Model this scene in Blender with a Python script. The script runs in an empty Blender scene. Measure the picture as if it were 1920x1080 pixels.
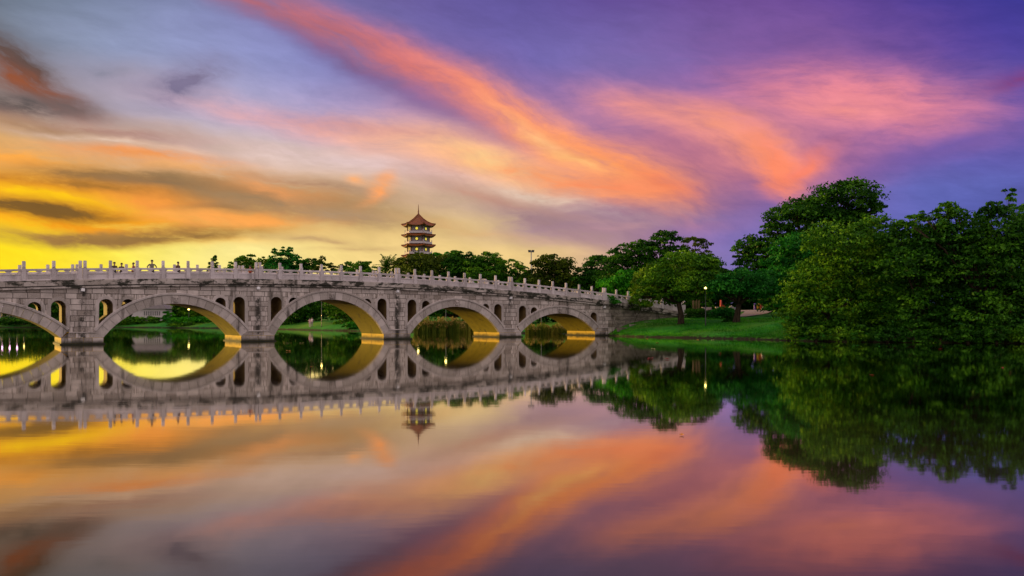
import bpy, math, random
import numpy as np
from mathutils import Vector, Matrix

scene = bpy.context.scene
COL = scene.collection
RAD = math.radians

# ------------------------------------------------------------------ camera
FPX, HOR, CAMZ = 1453.0, 597.0, 1.95          # focal length and horizon in pixels of the 1920 px photo
cam_d = bpy.data.cameras.new("camera")
cam_d.sensor_width = 36.0
cam_d.lens = 36.0 * FPX / 1920.0
cam_d.shift_y = (HOR - 540.0) / 1920.0
cam_d.clip_start, cam_d.clip_end = 0.1, 20000.0
cam = bpy.data.objects.new("camera", cam_d)
COL.objects.link(cam)
cam.location = (0, 0, CAMZ)
cam.rotation_euler = (RAD(90), 0, 0)
scene.camera = cam

def at(px, py, d):
    """world point that the photo shows at (px, py) when it stands d metres ahead"""
    return Vector(((px - 960.0) * d / FPX, d, CAMZ + (HOR - py) * d / FPX))

# ------------------------------------------------------------------ view
scene.view_settings.view_transform = 'Standard'
scene.view_settings.look = 'None'
scene.view_settings.exposure = 0.0
scene.view_settings.gamma = 1.0
scene.view_settings.use_curve_mapping = False
scene.cycles.max_bounces = 6
scene.cycles.transparent_max_bounces = 6
scene.cycles.caustics_reflective = False
scene.cycles.caustics_refractive = False

# ------------------------------------------------------------------ sun
SUN_AZ, SUN_EL = RAD(-62), RAD(6.0)           # azimuth from +Y towards +X
sd = bpy.data.lights.new("sun", 'SUN')
sd.energy = 5.0
sd.angle = RAD(3.0)
sd.color = (1.0, 0.64, 0.16)
sun = bpy.data.objects.new("sun", sd)
COL.objects.link(sun)
sv = Vector((math.sin(SUN_AZ) * math.cos(SUN_EL), math.cos(SUN_AZ) * math.cos(SUN_EL), math.sin(SUN_EL)))
sun.rotation_euler = sv.to_track_quat('Z', 'Y').to_euler()

# ------------------------------------------------------------------ sky (world)
def lin(c):
    return tuple(((v / 255.0) / 12.92 if v / 255.0 <= 0.04045 else ((v / 255.0 + 0.055) / 1.055) ** 2.4) for v in c)

world = bpy.data.worlds.new("World")
world.use_nodes = True
wn, wl = world.node_tree.nodes, world.node_tree.links
wn.clear()

def wnode(t, **kw):
    n = wn.new(t)
    for k, v in kw.items():
        setattr(n, k, v)
    return n

def wset(sock, v):
    if isinstance(v, bpy.types.NodeSocket):
        wl.new(v, sock)
    else:
        sock.default_value = v

def wm(op, a, b=0.0, clamp=False):
    n = wnode('ShaderNodeMath', operation=op, use_clamp=clamp)
    wset(n.inputs[0], a); wset(n.inputs[1], b)
    return n.outputs[0]

def wv(op, a, b=(0, 0, 0), scale=None):
    n = wnode('ShaderNodeVectorMath', operation=op)
    wset(n.inputs[0], a)
    if op != 'SCALE':
        wset(n.inputs[1], b)
    if scale is not None:
        wset(n.inputs['Scale'], scale)
    return n.outputs['Value'] if op in ('LENGTH', 'DISTANCE', 'DOT_PRODUCT') else n.outputs['Vector']

def stereo(px, py):
    v = Vector(((px - 960) / FPX, 1.0, (HOR - py) / FPX)).normalized()
    return (v.x / (1 + v.y), v.z / (1 + v.y))

tc = wnode('ShaderNodeTexCoord')
sep = wnode('ShaderNodeSeparateXYZ')
wl.new(tc.outputs['Generated'], sep.inputs[0])
den = wm('MAXIMUM', wm('ADD', sep.outputs[1], 1.0), 0.02)
comb = wnode('ShaderNodeCombineXYZ')
wl.new(wm('DIVIDE', sep.outputs[0], den), comb.inputs[0])
wl.new(wm('DIVIDE', wm('MAXIMUM', sep.outputs[2], -0.02), den), comb.inputs[1])
P0s = comb.outputs[0]
# a gentle warp so that nothing is a clean ellipse
# (nodes are made strictly in the order of evaluation: the shader compiler runs out of stack otherwise)
mpw = wnode('ShaderNodeMapping')
mpw.inputs['Rotation'].default_value = (0, 0, RAD(14))
mpw.inputs['Scale'].default_value = (1.0, 2.6, 1)
wl.new(P0s, mpw.inputs[0])
nz = wnode('ShaderNodeTexNoise', noise_dimensions='2D')
nz.inputs['Scale'].default_value = 7.0
nz.inputs['Detail'].default_value = 5.0
nz.inputs['Roughness'].default_value = 0.55
wl.new(mpw.outputs[0], nz.inputs['Vector'])
nsep = wnode('ShaderNodeSeparateColor')
wl.new(nz.outputs['Color'], nsep.inputs[0])
ncmb = wnode('ShaderNodeCombineXYZ')
wl.new(nsep.outputs[0], ncmb.inputs[0]); wl.new(nsep.outputs[1], ncmb.inputs[1])
warp = wv('MULTIPLY', wv('SUBTRACT', ncmb.outputs[0], (0.5, 0.5, 0.0)), (0.046, 0.020, 0.0))
PW = wv('ADD', P0s, warp)

# colours of the open sky: one ramp over the azimuth for each of seven elevations, blended upwards
ROWS = [
 (480, [(-300, (255, 214, 10)), (0, (255, 222, 26)), (150, (255, 232, 50)), (300, (255, 238, 110)), (470, (252, 234, 156)), (600, (247, 218, 134)), (720, (244, 212, 138)),
        (880, (238, 204, 134)), (1010, (240, 206, 136)), (1100, (212, 172, 142)), (1180, (176, 138, 150)), (1260, (150, 124, 168)), (1360, (132, 118, 182)), (1500, (104, 98, 170)), (1750, (92, 98, 178)), (1920, (76, 82, 158)), (2200, (90, 80, 150))]),
 (440, [(-300, (252, 190, 10)), (0, (255, 210, 16)), (200, (250, 205, 60)), (400, (244, 214, 128)), (560, (226, 186, 118)), (700, (240, 204, 132)), (880, (232, 198, 134)), (980, (222, 188, 138)),
        (1080, (190, 154, 146)), (1180, (158, 120, 150)), (1280, (136, 110, 170)), (1400, (118, 108, 182)), (1550, (98, 98, 176)), (1750, (90, 100, 182)), (1920, (74, 80, 158)), (2200, (90, 80, 150))]),
 (380, [(-300, (246, 160, 20)), (0, (250, 176, 30)), (200, (236, 168, 60)), (400, (214, 166, 98)), (600, (204, 166, 122)), (780, (208, 174, 144)), (950, (200, 170, 150)), (1080, (176, 136, 146)),
        (1200, (146, 106, 150)), (1300, (134, 100, 160)), (1450, (104, 92, 168)), (1600, (92, 92, 172)), (1750, (92, 102, 184)), (1920, (80, 86, 164)), (2200, (90, 80, 150))]),
 (300, [(-300, (226, 150, 60)), (0, (222, 172, 108)), (200, (214, 178, 142)), (400, (220, 192, 176)), (600, (226, 198, 190)), (780, (216, 176, 170)), (950, (190, 140, 160)), (1100, (164, 108, 150)),
        (1300, (158, 98, 146)), (1500, (140, 92, 158)), (1650, (120, 90, 164)), (1780, (92, 90, 174)), (1920, (88, 84, 172)), (2200, (92, 80, 150))]),
 (210, [(-300, (140, 118, 106)), (0, (150, 130, 124)), (150, (168, 154, 164)), (350, (176, 168, 196)), (520, (170, 166, 206)), (700, (152, 142, 198)), (860, (152, 122, 176)), (1000, (148, 114, 172)),
        (1150, (140, 112, 178)), (1300, (142, 110, 178)), (1500, (142, 100, 164)), (1700, (122, 90, 164)), (1850, (88, 78, 166)), (1920, (86, 74, 164)), (2200, (92, 78, 150))]),
 (110, [(-300, (96, 100, 110)), (0, (104, 110, 120)), (150, (138, 150, 178)), (320, (146, 154, 196)), (520, (142, 144, 200)), (700, (118, 112, 174)), (860, (112, 98, 166)), (1000, (112, 100, 172)),
        (1160, (124, 110, 178)), (1350, (128, 98, 168)), (1500, (120, 84, 158)), (1700, (88, 66, 154)), (1850, (70, 60, 154)), (1920, (74, 62, 154)), (2200, (90, 76, 150))]),
 (0, [(-300, (90, 100, 112)), (0, (88, 104, 118)), (200, (112, 126, 150)), (400, (122, 128, 172)), (550, (120, 116, 172)), (740, (110, 94, 158)), (960, (94, 84, 158)), (1150, (98, 76, 150)),
      (1400, (114, 74, 148)), (1600, (84, 60, 150)), (1780, (52, 50, 144)), (1900, (30, 40, 138)), (2200, (80, 70, 150))]),
]
XA, XB = stereo(-300, 480)[0], stereo(2200, 480)[0]
sp2 = wnode('ShaderNodeSeparateXYZ'); wl.new(PW, sp2.inputs[0])
tx = wnode('ShaderNodeMapRange'); wl.new(sp2.outputs[0], tx.inputs['Value'])
tx.inputs['From Min'].default_value = XA; tx.inputs['From Max'].default_value = XB
sky = None
lasty = None
for y, stops in ROWS:
    cr = wnode('ShaderNodeValToRGB')
    wl.new(tx.outputs[0], cr.inputs[0])
    cr.color_ramp.interpolation = 'B_SPLINE'
    els = cr.color_ramp.elements
    for j, (x, c) in enumerate(stops):
        pos = min(max((stereo(x, 480)[0] - XA) / (XB - XA), 0.0), 1.0)
        e = els[j] if j < 2 else els.new(pos)
        e.position = pos
    for j, (x, c) in enumerate(stops):
        els[j].color = (*lin(c), 1)
    if sky is None:
        sky = cr.outputs[0]
    else:
        mr = wnode('ShaderNodeMapRange', interpolation_type='SMOOTHSTEP' if y > 0 else 'LINEAR')
        wl.new(sp2.outputs[1], mr.inputs['Value'])
        mr.inputs['From Min'].default_value = stereo(960, lasty)[1]
        mr.inputs['From Max'].default_value = stereo(960, y)[1]
        mx = wnode('ShaderNodeMix', data_type='RGBA')
        wl.new(mr.outputs[0], mx.inputs[0]); wl.new(sky, mx.inputs[6]); wl.new(cr.outputs[0], mx.inputs[7])
        sky = mx.outputs[2]
    lasty = y
BACK = (0.96, 0.81, 0.82)                       # the dusk sky overhead and behind the camera
rl = wv('LENGTH', PW)
mr = wnode('ShaderNodeMapRange', interpolation_type='SMOOTHSTEP')
wl.new(rl, mr.inputs['Value'])
mr.inputs['From Min'].default_value = 0.38
mr.inputs['From Max'].default_value = 0.95
mx = wnode('ShaderNodeMix', data_type='RGBA')
wl.new(mr.outputs[0], mx.inputs[0]); wl.new(sky, mx.inputs[6]); mx.inputs[7].default_value = (*BACK, 1)
sky = mx.outputs[2]

# clouds: (x, y, half length, half width, tilt down to the right, colour, opacity, raggedness)
CL = [
 # violet veils
 (1330, 300, 260, 80, 6, (176, 108, 142), .66, .4), (1560, 205, 270, 80, 5, (168, 108, 160), .6, .4), (1470, 80, 220, 60, 0, (128, 86, 150), .5, .4),
 (980, 190, 200, 44, 20, (164, 116, 166), .5, .4), (1180, 395, 150, 32, -8, (144, 106, 148), .6, .5), (1240, 330, 150, 44, -4, (176, 108, 128), .66, .5),
 (1040, 285, 250, 66, 20, (246, 156, 128), .66, .5), (890, 285, 230, 50, 12, (240, 176, 154), .6, .5), (1370, 258, 190, 60, 18, (222, 134, 136), .62, .5), (760, 130, 260, 42, 24, (160, 108, 148), .5, .5), (1610, 190, 180, 56, 8, (216, 124, 150), .62, .5),
 (1200, 388, 150, 22, -5, (126, 98, 150), .75, .7), (1290, 410, 120, 16, -4, (120, 102, 164), .6, .7),
 # upper streak and its shadow
 (640, 118, 220, 22, 24, (108, 94, 148), .8, .5), (820, 194, 180, 22, 22, (142, 104, 156), .66, .6), (940, 240, 110, 20, 24, (192, 126, 146), .6, .6),
 (480, 18, 170, 24, 20, (168, 102, 122), .7, .6), (610, 64, 170, 30, 23, (182, 104, 118), .8, .6), (750, 118, 170, 31, 25, (204, 112, 116), .8, .6), (880, 174, 160, 32, 26, (232, 128, 118), .8, .7),
 (985, 226, 150, 36, 27, (252, 152, 114), .8, .7), (1075, 278, 150, 46, 26, (255, 160, 108), .8, .8), (1150, 326, 120, 42, 24, (255, 150, 92), .8, .8), (1196, 350, 70, 26, 10, (242, 126, 92), .8, .7),
 (1010, 252, 90, 14, 28, (255, 186, 128), .62, .8), (1080, 300, 90, 16, 24, (255, 184, 118), .62, .8),
 # middle band
 (470, 214, 170, 22, 12, (218, 176, 190), .6, .6), (620, 238, 200, 22, 8, (230, 168, 164), .62, .6), (770, 246, 190, 14, 6, (184, 126, 152), .7, .6), (800, 278, 190, 34, 12, (248, 184, 154), .66, .7),
 (900, 302, 150, 36, 18, (255, 192, 140), .8, .7), (935, 312, 90, 24, 20, (255, 214, 148), .8, .7), (1040, 338, 170, 26, 15, (252, 168, 114), .8, .8), (1130, 354, 120, 20, 8, (248, 142, 98), .8, .8),
 # right hand clouds
 (1240, 208, 140, 32, 14, (226, 142, 142), .62, .7), (1330, 236, 130, 32, 24, (250, 156, 128), .8, .7), (1400, 276, 95, 30, 40, (254, 152, 118), .8, .7), (1442, 316, 60, 30, 46, (255, 140, 104), .85, .8),
 (1488, 310, 58, 20, -26, (246, 130, 106), .75, .7), (1430, 226, 150, 42, 10, (208, 128, 150), .5, .7), (1590, 176, 160, 44, 10, (238, 138, 150), .75, .6), (1645, 214, 140, 34, 12, (222, 130, 154), .66, .6), (1560, 206, 110, 26, 8, (244, 146, 144), .6, .6),
 (1905, 148, 60, 14, -14, (128, 60, 122), .62, .6),
 # dark wisps, upper left
 (30, 120, 90, 36, 30, (92, 72, 70), .9, 1.0), (50, 158, 100, 22, 22, (146, 76, 46), .85, .9), (30, 196, 120, 22, 0, (88, 80, 82), .9, .9),
 (120, 192, 90, 14, 16, (112, 92, 92), .8, .9), (345, 158, 60, 30, -30, (126, 116, 148), .7, 1.0), (210, 140, 60, 22, 10, (130, 130, 150), .55, 1.0),
 (250, 256, 210, 22, 6, (172, 130, 120), .75, .9), (60, 240, 120, 16, 6, (170, 130, 100), .7, .9),
 # orange bank on the left
 (50, 303, 170, 22, 4, (250, 168, 72), .8, .9), (280, 293, 130, 13, 3, (240, 146, 80), .85, .9), (370, 322, 150, 18, 6, (250, 178, 112), .7, .9), (230, 272, 200, 8, 5, (222, 190, 168), .6, .8), (540, 300, 200, 14, 6, (232, 204, 196), .55, .8), (460, 345, 160, 14, 5, (240, 190, 140), .5, .8),
 (60, 350, 260, 16, 4, (246, 150, 24), .85, .8), (60, 366, 220, 13, 5, (255, 206, 6), .95, .8), (170, 402, 250, 24, 4, (255, 168, 22), .9, .9),
 (270, 345, 200, 17, 3, (158, 112, 58), .85, 1.0), (360, 348, 90, 14, 3, (124, 98, 76), .85, 1.0), (500, 372, 220, 28, 9, (162, 126, 84), .85, 1.0),
 (580, 352, 120, 13, 8, (166, 130, 108), .75, 1.0), (560, 400, 200, 18, 4, (178, 140, 96), .6, 1.0), (300, 375, 90, 20, 4, (255, 156, 58), .9, 1.0), (530, 372, 90, 24, 12, (248, 164, 98), .85, 1.0),
 (690, 370, 50, 13, -52, (252, 164, 100), .8, .9), (664, 346, 16, 10, 0, (248, 176, 120), .7, .8), (140, 425, 200, 14, 4, (252, 160, 20), .85, .9),
 (40, 394, 120, 14, 2, (136, 92, 30), .9, .9), (220, 443, 200, 13, -2, (168, 124, 62), .9, 1.0), (350, 432, 130, 14, -6, (186, 134, 66), .8, 1.0),
 (450, 412, 130, 17, 2, (252, 168, 84), .85, 1.0), (420, 392, 100, 12, 4, (140, 108, 72), .7, 1.0),
 (330, 352, 190, 15, 4, (140, 106, 72), .66, 1.0), (330, 378, 80, 12, 4, (255, 158, 60), .8, 1.0), (440, 412, 110, 12, 2, (252, 166, 80), .8, 1.0), (530, 388, 220, 20, 7, (152, 120, 86), .62, 1.0), (30, 388, 130, 15, 3, (120, 84, 38), .9, .9), (260, 446, 210, 11, -3, (150, 112, 62), .9, 1.0), (150, 352, 170, 9, 4, (168, 112, 44), .8, 1.0), (640, 408, 140, 14, 6, (176, 142, 108), .7, 1.0),
 # low wisps by the tower and right of it
 (1090, 420, 150, 26, -6, (158, 126, 148), .75, .7),
 (595, 455, 90, 7, 4, (200, 164, 112), .7, 1.0), (690, 470, 90, 5, -3, (206, 170, 116), .6, 1.0), (930, 372, 160, 15, 14, (196, 148, 128), .75, .9), (1010, 372, 120, 13, 12, (222, 192, 172), .7, .8),
 (1010, 412, 90, 24, 12, (160, 126, 132), .7, .9), (860, 430, 130, 10, 8, (220, 176, 120), .6, 1.0), (640, 300, 220, 14, 6, (228, 200, 200), .5, .8), (1130, 430, 90, 18, -10, (176, 134, 146), .6, .8),
 (1560, 420, 160, 24, -6, (110, 108, 186), .5, .6), (1780, 350, 200, 40, -8, (98, 106, 188), .5, .5), (1800, 270, 160, 24, -14, (100, 84, 166), .5, .6),
]
K = 0.5 / FPX                                     # stereographic units per photo pixel near the axis
pmap = wnode('ShaderNodeMapping')                 # (a point socket: saves a conversion for every cloud)
wl.new(PW, pmap.inputs[0])
PP = pmap.outputs[0]
NF = []
for ang, sc, an in ((4, 26.0, 4.5), (24, 22.0, 3.5), (8, 30.0, 2.0)):     # streak noise at three bearings
    m2 = wnode('ShaderNodeMapping', vector_type='TEXTURE')
    m2.inputs['Rotation'].default_value = (0, 0, RAD(-ang))
    m2.inputs['Scale'].default_value = (1.0, 1.0 / an, 1)
    wl.new(PP, m2.inputs[0])
    n2 = wnode('ShaderNodeTexNoise', noise_dimensions='2D')
    n2.inputs['Scale'].default_value = sc
    n2.inputs['Detail'].default_value = 5.0
    n2.inputs['Roughness'].default_value = 0.66
    wl.new(m2.outputs[0], n2.inputs['Vector'])
    NF.append([[wm('MULTIPLY', wm('ADD', wm('MULTIPLY', wm('SUBTRACT', n2.outputs['Fac'], 0.5), amp), 1.0), gain) for gain in (0.62, 0.85, 1.1, 1.35)] for amp in (2.0, 3.2)])
for i, (x, y, lx, ly, a, c, op, rag) in enumerate(CL):
    sx, sy = stereo(x, y)
    gt = wnode('ShaderNodeTexGradient', gradient_type='QUADRATIC_SPHERE')
    tm = gt.texture_mapping
    tm.vector_type = 'TEXTURE'
    tm.translation = (sx, sy, 0)
    tm.rotation = (0, 0, RAD(-a))
    tm.scale = (lx * K * 2.0, ly * K * 1.95, 1)
    wl.new(PP, gt.inputs[0])
    which = 1 if a > 15 else (2 if (ly > lx * 0.4 or abs(a) > 25) else 0)
    k = wm('MULTIPLY', gt.outputs['Fac'], NF[which][1 if rag > .75 else 0][0 if op < .58 else 1 if op < .68 else 2 if op < .82 else 3])
    mx = wnode('ShaderNodeMix', data_type='RGBA')
    wl.new(k, mx.inputs[0])
    wl.new(sky, mx.inputs[6])
    mx.inputs[7].default_value = (*lin(c), 1)
    sky = mx.outputs[2]

fib = wm('ADD', wm('MULTIPLY', wm('ADD', NF[0][1][0], NF[1][1][0]), 0.13), 0.84)      # faint fibres through the whole sky
mx = wnode('ShaderNodeMix', data_type='RGBA', blend_type='MULTIPLY')
mx.inputs[0].default_value = 1.0
wl.new(sky, mx.inputs[6]); wl.new(fib, mx.inputs[7])
sky = mx.outputs[2]
nish = wnode('ShaderNodeTexSky', sky_type='NISHITA')
nish.sun_disc = False
nish.sun_elevation = SUN_EL
nish.sun_rotation = SUN_AZ
nish.air_density = 1.5
nish.dust_density = 2.0
bg1 = wnode('ShaderNodeBackground'); wl.new(sky, bg1.inputs[0]); bg1.inputs[1].default_value = 0.98
bg2 = wnode('ShaderNodeBackground'); wl.new(nish.outputs[0], bg2.inputs[0]); bg2.inputs[1].default_value = 0.004
ads = wnode('ShaderNodeAddShader')
wl.new(bg1.outputs[0], ads.inputs[0]); wl.new(bg2.outputs[0], ads.inputs[1])
wo = wnode('ShaderNodeOutputWorld')
wl.new(ads.outputs[0], wo.inputs[0])
scene.world = world
world.cycles.sampling_method = 'MANUAL'
world.cycles.sample_map_resolution = 512

# ------------------------------------------------------------------ helpers
R = random.Random(7)

def link(o):
    COL.objects.link(o)
    return o

def tag(o, label=None, cat=None, group=None, kind=None):
    if label: o["label"] = label
    if cat: o["category"] = cat
    if group: o["group"] = group
    if kind: o["kind"] = kind
    return o

def empty(name, loc=(0, 0, 0), rz=0.0, parent=None):
    o = bpy.data.objects.new(name, None)
    o.empty_display_size = 0.3
    o.location = loc
    o.rotation_euler = (0, 0, rz)
    o.parent = parent
    return link(o)

def add_obj(name, me, parent=None, loc=None, rz=None):
    o = bpy.data.objects.new(name, me)
    o.parent = parent
    if loc is not None: o.location = loc
    if rz is not None: o.rotation_euler = (0, 0, rz)
    return link(o)

class MB:
    """collects boxes, prisms, tubes and lathes; mesh() / build() turn them into one mesh"""
    def __init__(self):
        self.v, self.f, self.m, self.s = [], [], [], []
    def face(self, idx, mi=0, sm=False):
        self.f.append(tuple(idx)); self.m.append(mi); self.s.append(sm)
    def poly(self, pts, mi=0):
        b = len(self.v); self.v += [tuple(p) for p in pts]
        self.face(range(b, b + len(pts)), mi)
    def box(self, x0, x1, y0, y1, z0, z1, mi=0, bev=0.0, tf=None):
        if bev > 0:
            b = bev
            q = [[(x0 + b, y0, z0 + b), (x1 - b, y0, z0 + b), (x1 - b, y0, z1 - b), (x0 + b, y0, z1 - b)],
                 [(x0, y0 + b, z0), (x1, y0 + b, z0), (x1, y0 + b, z1), (x0, y0 + b, z1)],
                 [(x0, y1, z0), (x1, y1, z0), (x1, y1, z1), (x0, y1, z1)]]
            base = len(self.v)
            for ring in q:
                self.v += [tf(p) if tf else p for p in ring]
            self.face((base, base + 1, base + 2, base + 3), mi)
            for r in (0, 1):
                for k in range(4):
                    a0, a1 = base + r * 4 + k, base + r * 4 + (k + 1) % 4
                    self.face((a1, a0, a0 + 4, a1 + 4), mi)
            self.face((base + 11, base + 10, base + 9, base + 8), mi)
            return
        base = len(self.v)
        c = [(x0, y0, z0), (x1, y0, z0), (x1, y1, z0), (x0, y1, z0), (x0, y0, z1), (x1, y0, z1), (x1, y1, z1), (x0, y1, z1)]
        self.v += [tf(p) if tf else p for p in c]
        for q in ((3, 2, 1, 0), (4, 5, 6, 7), (0, 1, 5, 4), (1, 2, 6, 5), (2, 3, 7, 6), (3, 0, 4, 7)):
            self.face([base + k for k in q], mi)
    def prism(self, pts, y0, y1, mi=0):
        """outline in x,z (anticlockwise seen from -y) pulled from y0 to y1"""
        n, base = len(pts), len(self.v)
        self.v += [(x, y0, z) for x, z in pts] + [(x, y1, z) for x, z in pts]
        self.face([base + k for k in range(n)], mi)
        self.face([base + n + k for k in reversed(range(n))], mi)
        for k in range(n):
            k2 = (k + 1) % n
            self.face((base + k2, base + k, base + n + k, base + n + k2), mi)
    def tube(self, pts, rad, n=7, mi=0, cap=True):
        pts = [Vector(p) for p in pts]
        base = len(self.v)
        for i, p in enumerate(pts):
            t = (pts[min(i + 1, len(pts) - 1)] - pts[max(i - 1, 0)])
            t = t.normalized() if t.length > 1e-6 else Vector((0, 0, 1))
            a = t.cross(Vector((0.3, 1, 0.1))); a.normalize()
            b2 = t.cross(a)
            r = rad[i] if hasattr(rad, '__len__') else rad
            for k in range(n):
                an = 2 * math.pi * k / n
                self.v.append(tuple(p + a * (math.cos(an) * r) + b2 * (math.sin(an) * r)))
        for i in range(len(pts) - 1):
            for k in range(n):
                k2 = (k + 1) % n
                o = base + i * n
                self.face((o + k, o + k2, o + n + k2, o + n + k), mi, True)
        if cap:
            self.face([base + (len(pts) - 1) * n + k for k in range(n)], mi)
            self.face([base + k for k in reversed(range(n))], mi)
    def lathe(self, prof, n=12, c=(0, 0, 0), mi=0, sm=True, ph=0.0):
        base = len(self.v)
        for r, z in prof:
            for k in range(n):
                an = 2 * math.pi * k / n + ph
                self.v.append((c[0] + r * math.cos(an), c[1] + r * math.sin(an), c[2] + z))
        for i in range(len(prof) - 1):
            for k in range(n):
                k2 = (k + 1) % n
                o = base + i * n
                self.face((o + k, o + k2, o + n + k2, o + n + k), mi, sm)
        self.face([base + (len(prof) - 1) * n + k for k in range(n)], mi)
        self.face([base + k for k in reversed(range(n))], mi)
    def mesh(self, name, mats):
        me = bpy.data.meshes.new(name)
        me.from_pydata(self.v, [], self.f)
        for m in (mats if isinstance(mats, (list, tuple)) else [mats]):
            me.materials.append(m)
        me.polygons.foreach_set('material_index', self.m)
        me.polygons.foreach_set('use_smooth', self.s)
        me.update()
        return me
    def build(self, name, mats, parent=None, loc=None, rz=None):
        return add_obj(name, self.mesh(name, mats), parent, loc, rz)

def fast_mesh(name, V, F, mat, smooth=False):
    """numpy verts (n,3), faces (m,k)"""
    me = bpy.data.meshes.new(name)
    V = np.ascontiguousarray(V, dtype=np.float32); F = np.ascontiguousarray(F, dtype=np.int32)
    k = F.shape[1]
    me.vertices.add(len(V)); me.vertices.foreach_set('co', V.ravel())
    me.loops.add(F.size); me.loops.foreach_set('vertex_index', F.ravel())
    me.polygons.add(len(F))
    me.polygons.foreach_set('loop_start', np.arange(0, F.size, k, dtype=np.int32))
    if smooth:
        me.polygons.foreach_set('use_smooth', np.ones(len(F), dtype=bool))
    me.materials.append(mat)
    me.update(calc_edges=True)
    return me

# ------------------------------------------------------------------ materials
class NT:
    def __init__(self, name):
        self.mat = bpy.data.materials.new(name)
        self.mat.use_nodes = True
        self.n, self.l = self.mat.node_tree.nodes, self.mat.node_tree.links
        self.n.clear()
        self.out = self.n.new('ShaderNodeOutputMaterial')
    def node(self, t, ins=None, **kw):
        n = self.n.new(t)
        for k, v in kw.items(): setattr(n, k, v)
        for k, v in (ins or {}).items(): self.set(n.inputs[k], v)
        return n
    def set(self, s, v):
        if isinstance(v, bpy.types.NodeSocket): self.l.new(v, s)
        else: s.default_value = v
    def math(self, op, a, b=0.0, clamp=False):
        n = self.node('ShaderNodeMath', operation=op, use_clamp=clamp)
        self.set(n.inputs[0], a); self.set(n.inputs[1], b)
        return n.outputs[0]
    def noise(self, vec, scale, detail=4.0, rough=0.55):
        n = self.node('ShaderNodeTexNoise', {'Scale': scale, 'Detail': detail, 'Roughness': rough})
        if vec is not None: self.l.new(vec, n.inputs['Vector'])
        return n.outputs['Fac']
    def ramp(self, fac, stops, interp='LINEAR'):
        n = self.node('ShaderNodeValToRGB')
        self.l.new(fac, n.inputs[0])
        n.color_ramp.interpolation = interp
        els = n.color_ramp.elements
        for j, (p, c) in enumerate(stops):
            e = els[j] if j < 2 else els.new(p)
            e.position = p
        for j, (p, c) in enumerate(stops):
            els[j].color = (*c, 1) if len(c) == 3 else c
        return n.outputs[0]
    def mix(self, f, a, b, mode='MIX'):
        n = self.node('ShaderNodeMix', data_type='RGBA', blend_type=mode)
        self.set(n.inputs[0], f)
        self.set(n.inputs[6], a if isinstance(a, bpy.types.NodeSocket) else (*a, 1))
        self.set(n.inputs[7], b if isinstance(b, bpy.types.NodeSocket) else (*b, 1))
        return n.outputs[2]
    def mrange(self, v, a, b, c=0.0, d=1.0, smooth=True):
        n = self.node('ShaderNodeMapRange', {'Value': v, 'From Min': a, 'From Max': b, 'To Min': c, 'To Max': d})
        if smooth: n.interpolation_type = 'SMOOTHSTEP'
        return n.outputs[0]
    def coord(self, which='Object'):
        return self.node('ShaderNodeTexCoord').outputs[which]
    def scaled(self, vec, s):
        n = self.node('ShaderNodeMapping'); n.inputs['Scale'].default_value = s
        self.l.new(vec, n.inputs[0]); return n.outputs[0]
    def bump(self, h, strength=0.3, dist=0.02):
        n = self.node('ShaderNodeBump', {'Height': h, 'Strength': strength, 'Distance': dist}); return n.outputs[0]
    def principled(self, col, rough=0.7, normal=None, metal=0.0, spec=0.5, **kw):
        n = self.node('ShaderNodeBsdfPrincipled')
        self.set(n.inputs['Base Color'], col if isinstance(col, bpy.types.NodeSocket) else (*col, 1))
        self.set(n.inputs['Roughness'], rough); self.set(n.inputs['Metallic'], metal)
        n.inputs['Specular IOR Level'].default_value = spec
        if normal is not None: self.l.new(normal, n.inputs['Normal'])
        for k, v in kw.items(): self.set(n.inputs[k], v)
        self.l.new(n.outputs[0], self.out.inputs[0])
        return n
    def rand(self):
        a = self.node('ShaderNodeObjectInfo').outputs['Random']
        b = self.node('ShaderNodeNewGeometry').outputs['Random Per Island']
        return self.math('FRACT', self.math('ADD', a, b))

def simple(name, col, rough=0.6, metal=0.0, var=0.12, scale=3.0):
    t = NT(name)
    n = t.noise(t.coord(), scale)
    c = t.mix(t.mrange(n, 0.3, 0.7), tuple(v * (1 - var) for v in col), tuple(min(1, v * (1 + var)) for v in col))
    t.principled(c, rough, metal=metal)
    return t.mat

def emitter(name, col, strength):
    t = NT(name)
    e = t.node('ShaderNodeEmission', {'Color': (*col, 1), 'Strength': strength})
    t.l.new(e.outputs[0], t.out.inputs[0])
    return t.mat

def geo_pos(t):
    return t.node('ShaderNodeNewGeometry').outputs['Position']

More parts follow.
